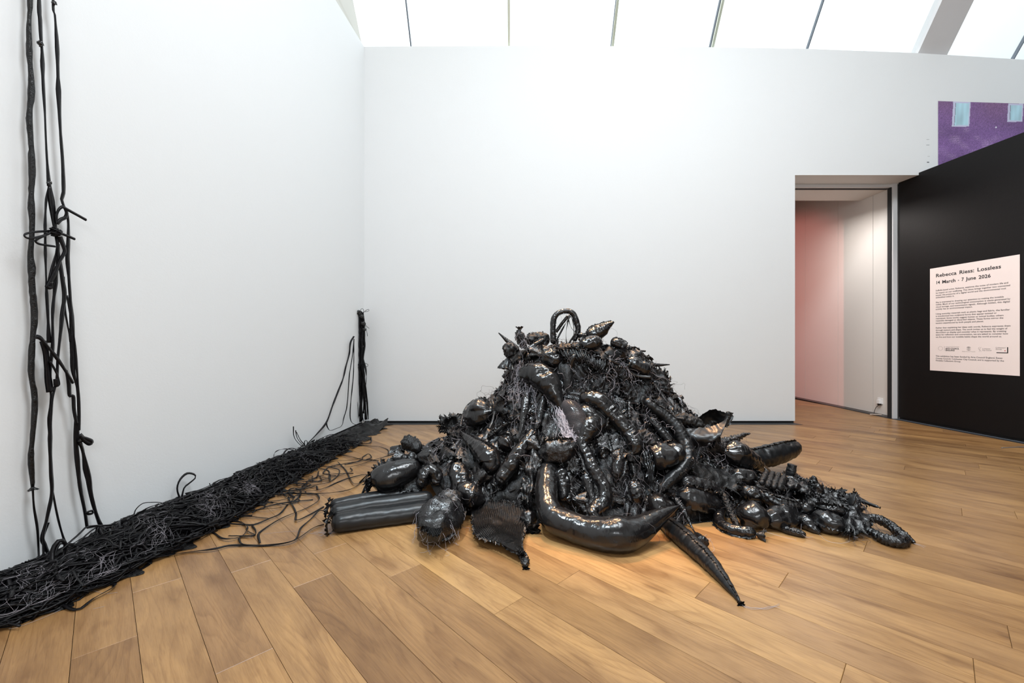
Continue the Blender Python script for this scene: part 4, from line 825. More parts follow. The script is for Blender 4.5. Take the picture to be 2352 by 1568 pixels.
# ------------------------------------------------------------------ the big crescent and its neighbours
def crescent():
    L = [(1268, 1066, 20), (1258, 1090, 25), (1255, 1116, 26), (1255, 1142, 26), (1259, 1168, 27), (1272, 1190, 31), (1302, 1204, 32), (1340, 1218, 33), (1376, 1233, 37), (1402, 1242, 40), (1418, 1243, 41), (1440, 1234, 38), (1470, 1215, 31), (1505, 1192, 21), (1535, 1174, 11), (1560, 1161, 1.5)]
    Ys = [2.95, 2.88, 2.80, 2.72, 2.63, 2.58, 2.53, 2.48, 2.44, 2.42, 2.42, 2.43, 2.47, 2.52, 2.56, 2.60]
    return np.array([[Xat(x, Y), Y, max(Zat(y, Y), r*Y/F*.9), r*Y/F] for (x, y, r), Y in zip(L, Ys)])
thing('stuffed_crescent', 'huge glossy crescent with a raised pointed right end, foremost in the heap', 'crescent', crescent(), caps=('round', 'point'), frill=[-85], fw=.016, wr=.035, na=44, dens=.10, lump=.010, tuck=.012, pleat=14, threads=5)
T('stuffed_tube', 'short tube standing right behind the upper limb of the big crescent', 'tube', [(1284, 1074, 14, .05), (1292, 1102, 17, .06), (1294, 1130, 15, .05), (1288, 1152, 10, .04)], wr=.1)
P = [(1520, 1190, 15, 2.62), (1544, 1212, 20, 2.50), (1578, 1240, 22, 2.36), (1616, 1276, 20, 2.20), (1648, 1312, 16, 2.07), (1674, 1346, 10, 1.98), (1690, 1368, 6, 1.93), (1700, 1384, 5, 1.90)]
thing('stuffed_spike', 'long tapering spike lying on the floor towards the viewer', 'spike', np.array([[Xat(x, Y), Y, r*Y/F*.9, r*Y/F] for x, y, r, Y in [(x, y, r, (CH-r*CH/(y-CY)*.9)*F/(y-CY)) for x, y, r, _ in P]]), caps=('round', 'tie'), frill=[75], fw=.010, wr=.06, matl=SATIN, na=24)
m = MB(); rs = np.random.RandomState(9)
for i in range(3):
    thread_add(m, catmull(np.array([[*(on(x+rs.normal()*3, y+rs.normal()*3)[:2]), .004] for x, y in [(1702, 1384), (1712, 1396), (1735, 1400), (1765, 1398 if i else 1404), (1792, 1396)]]), 30), .0006)
tag(m.build('loose_threads', THREAD, None, True), 'two or three fine pale threads on the floor beyond the tip of the long spike', 'threads', kind='stuff')
T('stuffed_ball', 'glossy bluish rounded bag under the raised tip of the crescent', 'ball', [(1488, 1166, 18, .02), (1506, 1162, 28, .03), (1530, 1170, 26, .02), (1546, 1186, 14, .0)], frill=170, fw=.03, caps=('round', 'round'), wr=.05)
S('ragged_flap', 'dark scrap on the floor behind the root of the long spike', 'scrap', [[(1540, 1190), (1556, 1194), (1572, 1196)], [(1548, 1204), (1560, 1208), (1566, 1212)]], lift=.01, amp=.012, matl=PLASTIC2)
tg = T('tassel', 'stretched cord ending in a small crushed tassel, right of the crescent tip', 'tassel', [(1548, 1140, 5, .12), (1566, 1166, 8, .10), (1578, 1188, 5, .05), (1590, 1212, 2, .02), (1596, 1222, 2, .01), (1604, 1234, 9, .005), (1614, 1246, 14, .003)], caps=('tie', 'cut'), matl=PLASTIC2, tuck=.16, threads=14, tmat=THREAD)
T('stuffed_tube', 'fat dark lozenge with a ruffled seam on the floor right of the crescent', 'tube', [(1540, 1132, 14), (1566, 1138, 24), (1598, 1148, 28), (1632, 1158, 22), (1656, 1166, 10)], frill=[85], fw=.014, wr=.08, caps=('tie', 'round'))
T('stuffed_tube', 'dark tube above the ruffled lozenge, glinting blue at its right end', 'tube', [(1560, 1104, 14, .04), (1590, 1112, 20, .04), (1626, 1122, 20, .04), (1652, 1128, 12, .03)], wr=.06)
T('frilled_hook', 'small hooked tube with a thick ruffle on its outer side, on the floor', 'tube', [(1662, 1166, 8), (1652, 1182, 11), (1654, 1202, 12), (1672, 1218, 12), (1700, 1223, 12), (1726, 1224, 12), (1744, 1230, 9)], frill=[-35], fw=.020, wr=.05, caps=('round', 'tie'), matl=PLASTIC)
T('twisted_rope', 'twisted cloth cord dropping into the bend of the frilled hook', 'cord', [(1660, 1128, 6, .10), (1668, 1152, 8, .08), (1680, 1180, 7, .05), (1690, 1200, 7, .02), (1694, 1212, 5, .0)], matl=CLOTH, tuck=.25, threads=18, caps=('tie', 'round'))
# ------------------------------------------------------------------ right flank
T('stuffed_tube', 'flat smooth tube end sticking out right, low behind the checked pouch', 'tube', [(1506, 930, 10), (1530, 926, 10), (1550, 919, 9), (1568, 911, 6)], fixY=3.8, matl=SATIN, caps=('round', 'cut'), flat=.8)
S('torn_cloth', 'shaggy dark cloth below the flat tube end on the right skyline', 'cloth', [[(1530, 934), (1552, 926), (1566, 928)], [(1534, 950), (1556, 944), (1576, 948)]], fixY=3.75, amp=.03, ruffle=True, bulge=.03)
T('cloth_roll', 'fat wrinkled cloth roll lying towards the gaping bag on the right', 'bundle', [(1540, 958, 12, .02), (1566, 962, 15, .03), (1596, 972, 16, .03), (1612, 988, 12, .02)], fixY=3.2, matl=CLOTH, tuck=.16, threads=8, caps=('tie', 'round'))
bagr = S('gaping_bag', 'gaping matt bag with a tall wavy rim at the far right of the heap', 'bag', [[(1590, 962), (1608, 956), (1630, 941), (1652, 942), (1672, 950)], [(1596, 976), (1616, 972), (1636, 962), (1654, 966), (1668, 972)], [(1600, 1000), (1620, 996), (1640, 984), (1654, 984), (1662, 980)], [(1604, 1022), (1618, 1020), (1634, 1008), (1644, 1000), (1650, 996)]], fixY=3.30, amp=.020, bulge=-.08, matl=SATIN, freq=5, jag=.006)
S('gaping_bag_lip', 'rolled lower lip of the gaping matt bag, curving up to the right', 'bag', [[(1566, 984), (1600, 982), (1630, 980), (1660, 968), (1672, 956)], [(1560, 1002), (1596, 1004), (1628, 1002), (1650, 986), (1668, 966)], [(1572, 1024), (1600, 1028), (1620, 1022), (1634, 1004), (1652, 988)]], fixY=3.12, amp=.018, bulge=.09, matl=SATIN, freq=5, threads=8, jag=.006)
T('stuffed_tube', 'thin rim tube at the extreme right corner of the gaping bag', 'tube', [(1673, 944, 5), (1672, 956, 5.5), (1668, 968, 5), (1662, 980, 4)], fixY=3.18, matl=SATIN)
T('straight_log', 'long straight stuffed log pointing right with a ruffled seam along its top', 'tube', [(1690, 1058, 20, 0, 3.72), (1726, 1054, 24, 0, 3.76), (1766, 1046, 25, 0, 3.84), (1800, 1036, 23, 0, 3.93), (1820, 1028, 18, 0, 3.99), (1831, 1022, 10, 0, 4.02)], frill=[75], fw=.018, wr=.05, matl=SATIN)
T('spouted_bag', 'cone shaped bag with star creases, right of the ringed elbow tube', 'bag', [(1650, 1030, 16, .05), (1668, 1038, 26, .06), (1694, 1046, 30, .06), (1724, 1060, 22, .05), (1750, 1074, 11, .04), (1768, 1082, 3, .03)], fixY=None, caps=('tie', 'point'), frill=[-70], fw=.014, wr=.08, threads=12)
T('torn_spout', 'torn frayed spout curling up right from the cone shaped bag', 'spout', [(1648, 1034, 12, .06), (1662, 1020, 12, .08), (1684, 1010, 9, .10), (1704, 1000, 5, .10), (1722, 995, 2, .10)], matl=PLASTIC2, tuck=.25, caps=('round', 'point'), threads=8)
S('torn_cloth', 'crumpled brownish cloth with threads beneath the gaping bag', 'cloth', [[(1584, 1026), (1610, 1022), (1640, 1018)], [(1590, 1046), (1616, 1044), (1640, 1044)], [(1600, 1062), (1622, 1062), (1644, 1066)]], lift=.04, amp=.03, ruffle=True, threads=30, tmat=THREAD)
S('draped_cloth', 'wide creased matt sheet sloping right below the cone shaped bag', 'cloth', [[(1588, 1050), (1620, 1062), (1662, 1074), (1704, 1094)], [(1582, 1070), (1620, 1084), (1660, 1098), (1702, 1112)], [(1592, 1088), (1628, 1104), (1662, 1120), (1692, 1130)]], lift=.12, amp=.020, ruffle=True, freq=5, threads=16)
T('swollen_bag', 'shadowy smooth bag below the wide creased sheet', 'bag', [(1668, 1106, 14), (1690, 1100, 22, .02), (1716, 1098, 22, .02), (1734, 1108, 12)], matl=PLASTIC)
fin = empty('finger_cluster', on(1770, 1100, 0, .08), 'row of four short padded fingers lying side by side on the right-hand pile', 'padded fingers')
for i, (xa, ya, xb, yb) in enumerate([(1762, 1082, 1748, 1112), (1776, 1084, 1762, 1118), (1790, 1087, 1776, 1122), (1802, 1092, 1790, 1124)]):
    V, Fc, I = tube_geo(ptsr([(xa, ya, 5, .10), ((xa+xb)/2, (ya+yb)/2, 7.5, .11), (xb, yb, 6, .10)]), wr=.14); mesh_obj('finger', V, Fc, CLOTH, fin)
T('stuffed_stump', 'square ended stump sticking up behind the padded fingers', 'stump', [(1811, 1098, 8, .0), (1816, 1084, 10, .0), (1820, 1066, 9, .0)], fixY=3.15, caps=('round', 'cut'), matl=SATIN, tuck=.05)
S('shiny_sheet', 'shiny sheet pulled into star folds right of the padded fingers', 'cloth', [[(1800, 1084), (1824, 1086), (1852, 1104)], [(1806, 1104), (1832, 1110), (1858, 1122)], [(1812, 1124), (1836, 1132), (1860, 1138)]], lift=.07, amp=.03, matl=PLASTIC2, threads=16, ruffle=True)
T('ruffled_peak', 'knobbly ruffled peak on the skyline of the right-hand pile', 'ruffle', [(1862, 1130, 12, .06), (1868, 1116, 10, .06), (1869, 1100, 6, .06), (1868, 1092, 2, .06)], matl=PLASTIC2, tuck=.35, caps=('round', 'point'), fixY=2.95)
T('stuffed_pouch', 'smooth upright pouch just right of the knobbly ruffled peak', 'pouch', [(1876, 1110, 6), (1880, 1124, 11), (1876, 1142, 12), (1868, 1156, 7)], fixY=2.85, matl=PLASTIC)
S('draped_cloth', 'creased cloth slope between the ruffled peak and the pointed scrap', 'cloth', [[(1886, 1118), (1910, 1124), (1940, 1146)], [(1884, 1136), (1912, 1144), (1946, 1160)], [(1890, 1158), (1916, 1164), (1944, 1174)]], lift=.06, amp=.02, matl=PLASTIC2, ruffle=True)
T('stuffed_oval', 'small glossy oval cushion at the left of the right-hand pile', 'cushion', [(1700, 1136, 9, .05), (1716, 1130, 16, .06), (1736, 1136, 15, .06), (1750, 1148, 9, .05)], wr=.07, frill=-80, fw=.014)
T('stuffed_tube', 'crinkled tube crossing the middle of the right-hand pile', 'tube', [(1738, 1126, 9, .05), (1760, 1140, 13, .06), (1790, 1152, 15, .06), (1820, 1158, 13, .06), (1846, 1156, 9, .05)], matl=PLASTIC2, tuck=.1, frill=60, fw=.016, threads=10)
cu = empty('dimpled_cushion', on(1790, 1200), 'large glossy cushion with two pinched dimples, front of the right-hand pile', 'cushion')
for L, cp in (([(1716, 1180, 14), (1724, 1190, 30), (1742, 1200, 27), (1757, 1206, 9)], ('round', 'round')), ([(1755, 1206, 8), (1774, 1198, 25), (1800, 1190, 26), (1820, 1184, 17), (1832, 1181, 6)], ('round', 'round')), ([(1830, 1181, 6), (1850, 1200, 18), (1866, 1214, 12), (1884, 1226, 4)], ('round', 'point')), ([(1776, 1164, 8, .04), (1800, 1168, 15, .04), (1822, 1176, 12, .03), (1832, 1181, 6)], ('round', 'round')), ([(1832, 1180, 6), (1848, 1170, 17, .02), (1862, 1158, 10, .02)], ('round', 'round'))):
    V, Fc, I = tube_geo(ptsr(L), cp, wr=.10, pleat=9, lump=.06, tuck=.07, pinch=2); mesh_obj('stuffed_lobe', V, Fc, PLASTIC, cu)
T('stuffed_tube', 'low ruffled tube on the floor under the dimpled cushion', 'tube', [(1786, 1212, 7), (1806, 1218, 9), (1830, 1226, 9), (1852, 1230, 6)], matl=PLASTIC2, frill=30, fw=.014, tuck=.1)
T('stuffed_bag', 'smooth rounded bag right of the dimpled cushion', 'bag', [(1880, 1182, 16), (1892, 1198, 26), (1914, 1208, 25), (1934, 1212, 13)], wr=.06, caps=('round', 'round'))
T('stuffed_tube', 'dark band like tube above the smooth rounded bag', 'tube', [(1870, 1160, 8, .04), (1894, 1166, 11, .05), (1924, 1170, 10, .05), (1944, 1176, 6, .04)], caps=('tie', 'round'))
S('netted_cloth', 'loosely netted cloth sweeping up to a pointed scrap near the tail', 'cloth', [[(1946, 1148), (1960, 1132), (1968, 1136)], [(1930, 1170), (1956, 1162), (1976, 1164)], [(1932, 1196), (1958, 1194), (1986, 1188)], [(1940, 1222), (1962, 1222), (1992, 1214)]], lift=.05, amp=.022, matl=PLASTIC2, threads=50, tmat=THREADD, ruffle=True, bulge=.03)
T('pointed_scrap', 'stiff pointed scrap standing up above the netted cloth', 'scrap', [(1952, 1160, 8, .06), (1958, 1146, 8, .07), (1964, 1134, 4, .07)], fixY=2.72, matl=SATIN, caps=('round', 'point'), flat=.5)
T('tail_loop', 'crumpled loop of plastic trailing off the right end of the heap', 'loop', [(1980, 1206, 12), (1984, 1196, 9), (2000, 1190, 9), (2022, 1194, 10), (2044, 1206, 10), (2062, 1222, 11), (2080, 1236, 9), (2102, 1247, 3)], matl=PLASTIC2, tuck=.2, caps=('round', 'point'))
T('tail_loop', 'lower strand of the trailing loop with a blunt end, on the floor', 'loop', [(1990, 1214, 8), (2010, 1226, 9), (2030, 1240, 12), (2056, 1250, 13), (2076, 1252, 11), (2080, 1238, 8)], matl=PLASTIC2, tuck=.2)
m = MB(); rs = np.random.RandomState(19)
for Lx in ([(1760, 1222), (1795, 1232), (1830, 1240)], [(1832, 1184), (1840, 1200), (1842, 1220), (1852, 1234), (1868, 1234)], [(1880, 1228), (1900, 1242), (1930, 1246), (1950, 1242)], [(1940, 1180), (1940, 1210), (1950, 1228), (1968, 1232)], [(2100, 1248), (2112, 1250), (2126, 1254)], [(2100, 1247), (2115, 1254), (2122, 1258)], [(1755, 1214), (1750, 1224), (1760, 1232)]):
    thread_add(m, catmull(np.array([on(x+rs.normal(), y+rs.normal(), 1, .03) for x, y in Lx]), 24), .0008)
tag(m.build('loose_threads', THREAD, None, True), 'pale stray threads around the front and tail of the right-hand pile', 'threads', kind='stuff')
# ------------------------------------------------------------------ strips and cloth along the left wall
def fl(x, y, z=.006):
    Y = (CH-z)*F/(y-CY); return np.array([Xat(x, Y), Y, z])
def wl_pt(x, y, d=.05, zmin=.05):
    r = (x-CX)/F; Y = (2.668-d)/(.0787-r); z = Zat(y, Y)
    if z < zmin: p = fl(x, y, zmin); p[0] = max(p[0], lw(p[1])+.02); return p
    return np.array([r*Y, Y, z])
# bed of cloth and strips: width measured off the wall as a function of Y
lower = [(0, 1442), (60, 1418), (130, 1388), (200, 1356), (270, 1324), (330, 1290), (400, 1262), (450, 1234), (500, 1208), (560, 1172), (620, 1134), (690, 1090), (760, 1052), (820, 1020), (866, 992), (884, 978)]
lp = np.array([fl(x, y, .01) for x, y in lower]); lpY = lp[:, 1]; lpW = lp[:, 0]-np.array([lw(Y) for Y in lpY])
def bedw(Y): return float(np.interp(Y, lpY, lpW, left=.30))
Y0b, Y1b = 1.35, YB-.02
def bedh(Y, u):
    return (.085-.012*(Y-1.5))*np.clip(np.sin(np.clip(u*1.06+.04, 0, 1)*math.pi)**.6, 0, 1)*(1+.25*np.sin(Y*5.3)+.15*np.sin(Y*13))+.012
bed = empty('strip_bed', (-2.2, 3.0, 0), 'long bed of crumpled black cloth and tangled strips along the foot of the left wall', 'fabric bed')
nu, nv = 260, 22; ys = np.linspace(Y0b, Y1b, nu); us = np.linspace(0, 1, nv)
G = np.array([[[lw(Y)+.015+u*bedw(Y)*(1+.10*math.sin(Y*21)+.06*math.sin(Y*47)), Y, float(bedh(Y, u))*.8] for u in us] for Y in ys])
G[..., 2] += .022*crease(G, 7, 5)*np.sin(us*math.pi)[None]+.010*crease(G, 20, 6); G[..., 2] = np.maximum(G[..., 2], .003); G[:, -1, 2] = .003
G[..., 0] = np.maximum(G[..., 0], (lw(0)+.0787*G[..., 1])+.004)
mesh_obj('crumpled_cloth', G.reshape(-1, 3), [f[::-1] for f in gridf(nu, nv)], CLOTH, bed)
rs = np.random.RandomState(21); m = MB()
def bedpt(Y, u, dz=0):
    Y = min(max(Y, Y0b), Y1b-.04); x = lw(Y)+.03+u*bedw(Y); return np.array([max(x, lw(Y)+.015), Y, max(float(bedh(Y, min(max(u, .02), 1)))*(1 if u <= 1 else 0)+dz, .004)])
for i in range(980):
    Yc = Y0b+(4.9-Y0b)*rs.beta(1, 1.5); L = rs.uniform(.15, .7); u = rs.uniform(.02, .98); P = []
    sl_ = rs.normal()*.5; k = 6
    for j in range(k):
        t_ = j/(k-1)-.5; P.append(bedpt(Yc+L*t_, np.clip(u+sl_*t_+rs.normal()*.07, .0, 1.02), rs.uniform(0, .05)))
    v, f = ribbon_geo(P, rs.uniform(.008, .019), 20000+i, n=12, tw=.9, thick=.003); m.add(v, f)
for i in range(90):   # curls that stand up a little
    Yc = Y0b+(4.6-Y0b)*rs.beta(1, 1.4); u = rs.uniform(.2, .95); c = bedpt(Yc, u, .02); a = rs.uniform(0, 6.28); r0 = rs.uniform(.04, .13)
    P = [c+np.array([r0*math.cos(a+q)*.8, r0*math.sin(a+q), .05*math.sin(q*.8)+rs.normal()*.008]) for q in np.linspace(0, rs.uniform(2.5, 5.5), 7)]
    P = [np.array([max(p[0], lw(p[1])+.012), p[1], max(p[2], .01)]) for p in P]
    v, f = ribbon_geo(P, rs.uniform(.006, .011), 30000+i, n=20); m.add(v, f)
tag(m.build('tangled_strips', RIBBON, bed, True), kind='stuff')
m = MB()
for (cx_, cy_, w_, nn) in ((250, 1290, 60, 40), (130, 1345, 60, 22), (60, 1330, 50, 14), (560, 1110, 30, 30), (470, 1158, 30, 26), (340, 1222, 50, 24), (40, 1385, 30, 22), (700, 1050, 30, 10)):
    for i in range(nn):
        p = fl(cx_+rs.normal()*w_*.5, cy_+rs.normal()*10, .10); u = (p[0]-lw(p[1]))/max(bedw(p[1]), .05)
        if u < .04 or u > 1.02: continue
        L = rs.uniform(.05, .22); P = [bedpt(p[1]+L*(j/4-.5), np.clip(u-.15*(j/4-.5)+rs.normal()*.04, .02, 1.0), .045+rs.uniform(0, .012)) for j in range(5)]
        thread_add(m, catmull(np.array(P), 12), .0006)
tag(m.build('pale_threads', THREAD, bed, True), kind='stuff')
# far end of the cloth bed in the corner
v, f, G_ = None, None, None
P = [fl(840, 965, .02), fl(866, 968, .03), fl(884, 962, .05), fl(891, 961, .09)]
rows = []
for k in range(14):
    t_ = k/13; a = catmull(np.array([fl(815, 985, .03), fl(842, 972, .05), fl(868, 974, .05), fl(892, 962, .10)]), 14)[k]; b_ = catmull(np.array([fl(800, 1008, .01), fl(838, 996, .01), fl(868, 992, .01), fl(890, 968, .07)]), 14)[k]
    rows.append([a*(1-q)+b_*q+np.array([0, 0, .03*math.sin(q*3.1)]) for q in np.linspace(0, 1, 9)])
Gc = np.array(rows); Gc[..., 2] += .014*crease(Gc, 9, 61); Gc[..., 2] = np.maximum(Gc[..., 2], .004); Gc[..., 1] = np.minimum(Gc[..., 1], YB-.01)
tag(mesh_obj('cloth_end', Gc.reshape(-1, 3), gridf(14, 9), CLOTH), 'pointed end of cloth lifting off the floor in the corner of the room', 'cloth')

def hang(label, L, w, name='hanging_strip', cat='strip', group=None, d=.05, top=False, vary=.35, tw=.35, matl=None, thick=.005, knots=()):
    P = [wl_pt(x, y, d+(q[0] if q else 0)) for x, y, *q in L]
    if top: P = [P[0]+np.array([0, 0, 1.25])+np.array([.01, .0, 0]), P[0]+np.array([.004, 0, .6])]+P
    v, f = ribbon_geo(P, w*P[len(P)//2][1]/F*2.7, nseed(), tw=tw, vary=vary, thick=thick, flatup=(1, 0, 0), n=max(30, int(len(P)*7)))
    if not knots: return tag(mesh_obj(name, v, f, matl or RIBBON), label, cat, group)
    root = empty(name, P[-1], label, cat, group); mesh_obj('strip_body', v, f, matl or RIBBON, root)
    for (x, y, r) in knots:
        p = wl_pt(x, y, d+.006); rr = r*p[1]/F; V, Fc, I = tube_geo(np.array([[*(p+np.array([0, 0, -rr])), rr*.5], [*p, rr], [*(p+np.array([.01, 0, rr])), rr*.5]]), ('tie', 'round'), na=10, tuck=.3, dens=.4); mesh_obj('knot', V, Fc, PLASTIC2, root)
    return root
# wrapped cord: leftmost
H1 = [(69, 0), (68, 29), (66, 57), (67, 95), (67, 123), (69, 149), (72, 184), (72, 218), (69, 247), (67, 270), (69, 301), (72, 339), (73, 373), (74, 402), (72, 442), (72, 477), (74, 512), (73, 543), (70, 592), (73, 615), (73, 650), (78, 707), (79, 736), (75, 779), (72, 822), (72, 868), (77, 888), (80, 927), (77, 976), (73, 1018), (71, 1049), (74, 1099), (75, 1120)]
rw = [5, 3.5, 4, 5, 5.5, 4, 5, 6, 4.5, 5.5, 5, 4.5, 6.5, 6, 4.5, 6, 5, 4.5, 5, 7, 5.5, 6, 6, 4.5, 6, 5, 5, 5.5, 5, 4, 6, 4, 3]
P4 = []
for (x, y), r in zip(H1, rw):
    p = wl_pt(x, y, .04); P4.append([*p, r*p[1]/F])
tp_ = P4[0]; P4 = [[tp_[0]+.01, tp_[1], tp_[2]+1.25, .009], [tp_[0], tp_[1], tp_[2]+.6, .011]]+P4
cord = thing('wrapped_cord', 'thickest cord, lumpy and wrapped in black plastic, leftmost on the left wall', 'cord', np.array(P4), matl=CLOTH, na=12, tuck=.10, caps=('round', 'tie'), dens=1.2)
hang('narrow strip continuing from the foot of the leftmost wrapped cord down to the strip bed', [(75, 1118), (78, 1164), (86, 1214), (89, 1271), (92, 1330, .0), (92, 1348)], 3)
hang('second strip from the left at the ceiling, knotted near the top', [(90, 0), (92, 43), (94, 86), (97, 121), (98, 161), (100, 207), (103, 258), (105, 310), (108, 367), (112, 416), (113, 428)], 3.4, top=True, knots=[(92, 101, 6), (113, 421, 5)])
hang('left fork of the second strip, running straight down beside the wrapped cord', [(112, 428), (106, 463), (104, 506), (104, 549), (105, 607), (107, 664), (110, 724), (112.5, 787)], 2.4)
hang('right fork of the second strip, passing through the big knot', [(114, 428), (120, 477), (126, 520), (131, 563), (123, 607), (111, 655)], 3.3, d=.06)
hang('third strip from the left at the ceiling, ending in a long run to the floor', [(122, 0), (126, 34), (130, 86), (132, 132), (134, 201), (136, 247), (139, 304), (144, 373), (146, 442), (141, 453), (146, 472), (156, 500), (157, 549), (155, 592), (158, 635), (161, 678), (165, 736), (166, 793), (168, 851), (176, 888), (180, 946), (180, 1003), (190, 1034), (197, 1080), (209, 1137), (222, 1183), (237, 1214), (283, 1262)], 3.0, top=True, knots=[(124, 8, 5), (186, 1012, 8)])
hang('long middle strip hanging below the big knot to the strip bed', [(133, 543), (135, 584), (143, 638), (148, 678), (143, 721), (139, 764), (133, 822), (131, 868), (126, 890), (119, 927), (115, 1003), (117, 1080), (119, 1133), (107, 1194), (99.5, 1233), (101, 1298)], 3.4, d=.07)
hang('thin strip left of the long middle strip, from the big knot to knee height', [(134, 560), (132, 604), (126, 664), (121, 721), (121, 793), (115, 851), (117, 907), (113, 965), (115, 1026)], 2.8)
hang('twisted strap hooked over the strips below the big knot', [(137, 543), (147, 568), (148, 580), (138, 598), (128, 622), (116, 645), (108, 658), (118, 660), (117, 648)], 3.2, d=.08)
hang('thin strip forking to the right at chest height', [(146, 635), (149, 707), (155, 745), (159, 765), (161, 785)], 1.9)
hang('thin strip furthest right on the lower left wall', [(154, 678), (160, 715), (166.5, 750), (172, 793), (178, 868), (182, 930), (182, 988)], 2.0)
hang('diagonal strip crossing the others from the wrapped cord down right', [(83, 773), (91, 775), (99, 783), (115, 802), (135, 828), (161, 868), (168, 880)], 3.0, d=.08)
hang('short wide strap hanging from the start of the diagonal strip', [(99, 783), (105, 808), (108, 840), (110.5, 868), (115, 900)], 4.5, d=.07)
hang('folded loop of strip left of the diagonal crossing', [(115, 830), (124, 845), (132, 862), (136, 882), (130, 885), (128, 870)], 3.0, d=.08)
hang('short folded strip ending at hip height right of the middle strips', [(152, 850), (158, 880), (160, 908), (168, 910), (170, 940), (176, 972)], 2.5, d=.06)
hang('stiff short stick of rolled plastic poking out right at head height', [(146, 476), (160, 484), (180, 495), (198, 505)], 2.6, name='plastic_stick', cat='stick', d=.09, tw=.1, vary=.1, thick=.006)
hang('stiff stick poking right out of the big knot', [(126, 532), (148, 539), (172, 549)], 2.3, name='plastic_stick', cat='stick', d=.09, tw=.1, vary=.1, thick=.006)
hang('flat loop sticking out left of the big knot across the wrapped cord', [(120, 530), (104, 531), (86, 532, .02), (66, 535, .03), (56, 539, .04), (59, 545, .04), (72, 547, .04), (100, 541, .03), (118, 532)], 2.0, d=.07, tw=.1, vary=.1)
hang('smaller loop hanging below left of the big knot', [(122, 532), (104, 540), (86, 549), (82, 555), (90, 560), (106, 563), (127, 566)], 2.0, d=.09, tw=.1, vary=.1)
hang('curved strip arching above the big knot to the third strip', [(131, 515), (130, 495), (136, 480), (146, 475), (153, 488), (150, 499), (140, 504), (131, 513)], 2.4, d=.07)
p = wl_pt(128, 532, .09); r_ = 12*p[1]/F
kn = empty('big_knot', p, 'big knot of black strips tied around the hanging strips at head height', 'knot')
for k in range(7):
    a = k*.9; ax = np.array([.2*math.sin(a), math.cos(a), math.sin(a)]); b_ = np.array([1, .1, -.2]); b_ /= np.linalg.norm(b_); c = np.cross(ax, b_); c /= np.linalg.norm(c)
    t_ = np.linspace(0, 6.283, 26); rr = r_*(.62+.3*rs.uniform()); v, f = ribbon_geo(p+(ax*np.cos(t_)[:, None]*rr+b_*np.sin(t_)[:, None]*rr*.7)+c*rs.normal()*.005, .011, 700+k, thick=.004, tw=.3); mesh_obj('knot_turn', v, f, RIBBON, kn)
hang('right leg of the forked middle strip, running down to the bed', [(121, 1130), (134, 1194), (149, 1244), (161, 1266)], 2.8)
hang('strip falling from the knotted bow to the strip arches', [(174, 965), (174, 1003), (176, 1041), (184, 1118), (195, 1175), (200, 1210)], 2.8)
hang('doubled strip below the knotted bow on the third strip', [(191, 1040), (200, 1070), (207, 1100), (209, 1130), (215, 1165)], 2.5)
hang('small bow tab sticking out right of the third strip', [(184, 998), (194, 1010), (205, 1017), (209, 1014), (198, 1008), (188, 1005)], 3.4, d=.08)
hang('little tie bridging two strips just above the strip bed', [(198, 1177), (205, 1174), (212, 1173), (213, 1178), (204, 1180), (199, 1176)], 1.8, d=.08)
hang('strip foot left of the middle, curving outward at the bed', [(108, 1200), (97, 1235), (103, 1252), (113, 1279), (115, 1305), (104, 1335), (98, 1352)], 2.8)
# arches of strip springing from the bed
AR = [([(226, 1206), (199, 1210), (182, 1226), (160, 1245), (138, 1265), (126, 1280)], 'arched strip from the cluster point down left towards the wrapped cord'),
      ([(228, 1206), (205, 1222), (180, 1245), (150, 1268)], 'straight strip slanting left from the cluster point'),
      ([(226, 1208), (222, 1228), (214, 1246), (208, 1258)], 'short strip dropping straight from the cluster point'),
      ([(256, 1206), (240, 1206), (222, 1208), (200, 1212)], 'short horizontal strip end at the cluster point'),
      ([(228, 1208), (236, 1228), (250, 1246), (276, 1256)], 'strip curving right from the cluster point into the bed'),
      ([(230, 1208), (248, 1222), (266, 1236), (290, 1250)], 'long straight strip slanting right from the cluster point'),
      ([(136, 1330), (122, 1300), (120, 1268), (130, 1246), (142, 1240), (150, 1250), (146, 1275), (130, 1300)], 'tall rounded loop standing on the bed beside the strip feet'),
      ([(128, 1310), (124, 1276), (134, 1250), (147, 1248)], 'inner loop beside the tall rounded loop'),
      ([(24, 1372), (32, 1350), (40, 1326), (52, 1306), (80, 1294), (110, 1284)], 'strip arching against the wall left of the wrapped cord foot'),
      ([(20, 1330), (26, 1350), (30, 1366)], 'short strip standing at the far left of the bed'),
      ([(112, 1300), (126, 1315), (146, 1334)], 'broad short strip lying right of the strip feet'),
      ([(168, 1310), (176, 1325), (192, 1346)], 'broad short strip at the front edge of the bed'),
      ([(275, 1262), (276, 1236), (282, 1214), (290, 1202), (300, 1200), (292, 1215)], 'narrow loop standing near the right of the strip cluster'),
      ([(330, 1198), (345, 1186), (362, 1178), (372, 1168), (380, 1178)], 'small kinked strip against the wall in the middle of the bed'),
      ([(373, 1176), (385, 1158), (398, 1147), (412, 1144), (418, 1154)], 'low arch of strip left of the tall wall loop'),
      ([(424, 1148), (440, 1140), (454, 1134), (455, 1142)], 'short bent strip right of the tall wall loop'),
      ([(650, 1044), (657, 1034), (668, 1029), (680, 1032), (676, 1040)], 'low arch of strip left of the tied sprig')]
for i, (L, lab) in enumerate(AR):
    P = []
    for x, y in L:
        p = wl_pt(x, y, .13+.10*(i % 3 == 0), .11); P.append(p)
    v, f = ribbon_geo(P, .018, 800+i, tw=.4, thick=.004); tag(mesh_obj('bed_strip', v, f, RIBBON), lab, 'strip')
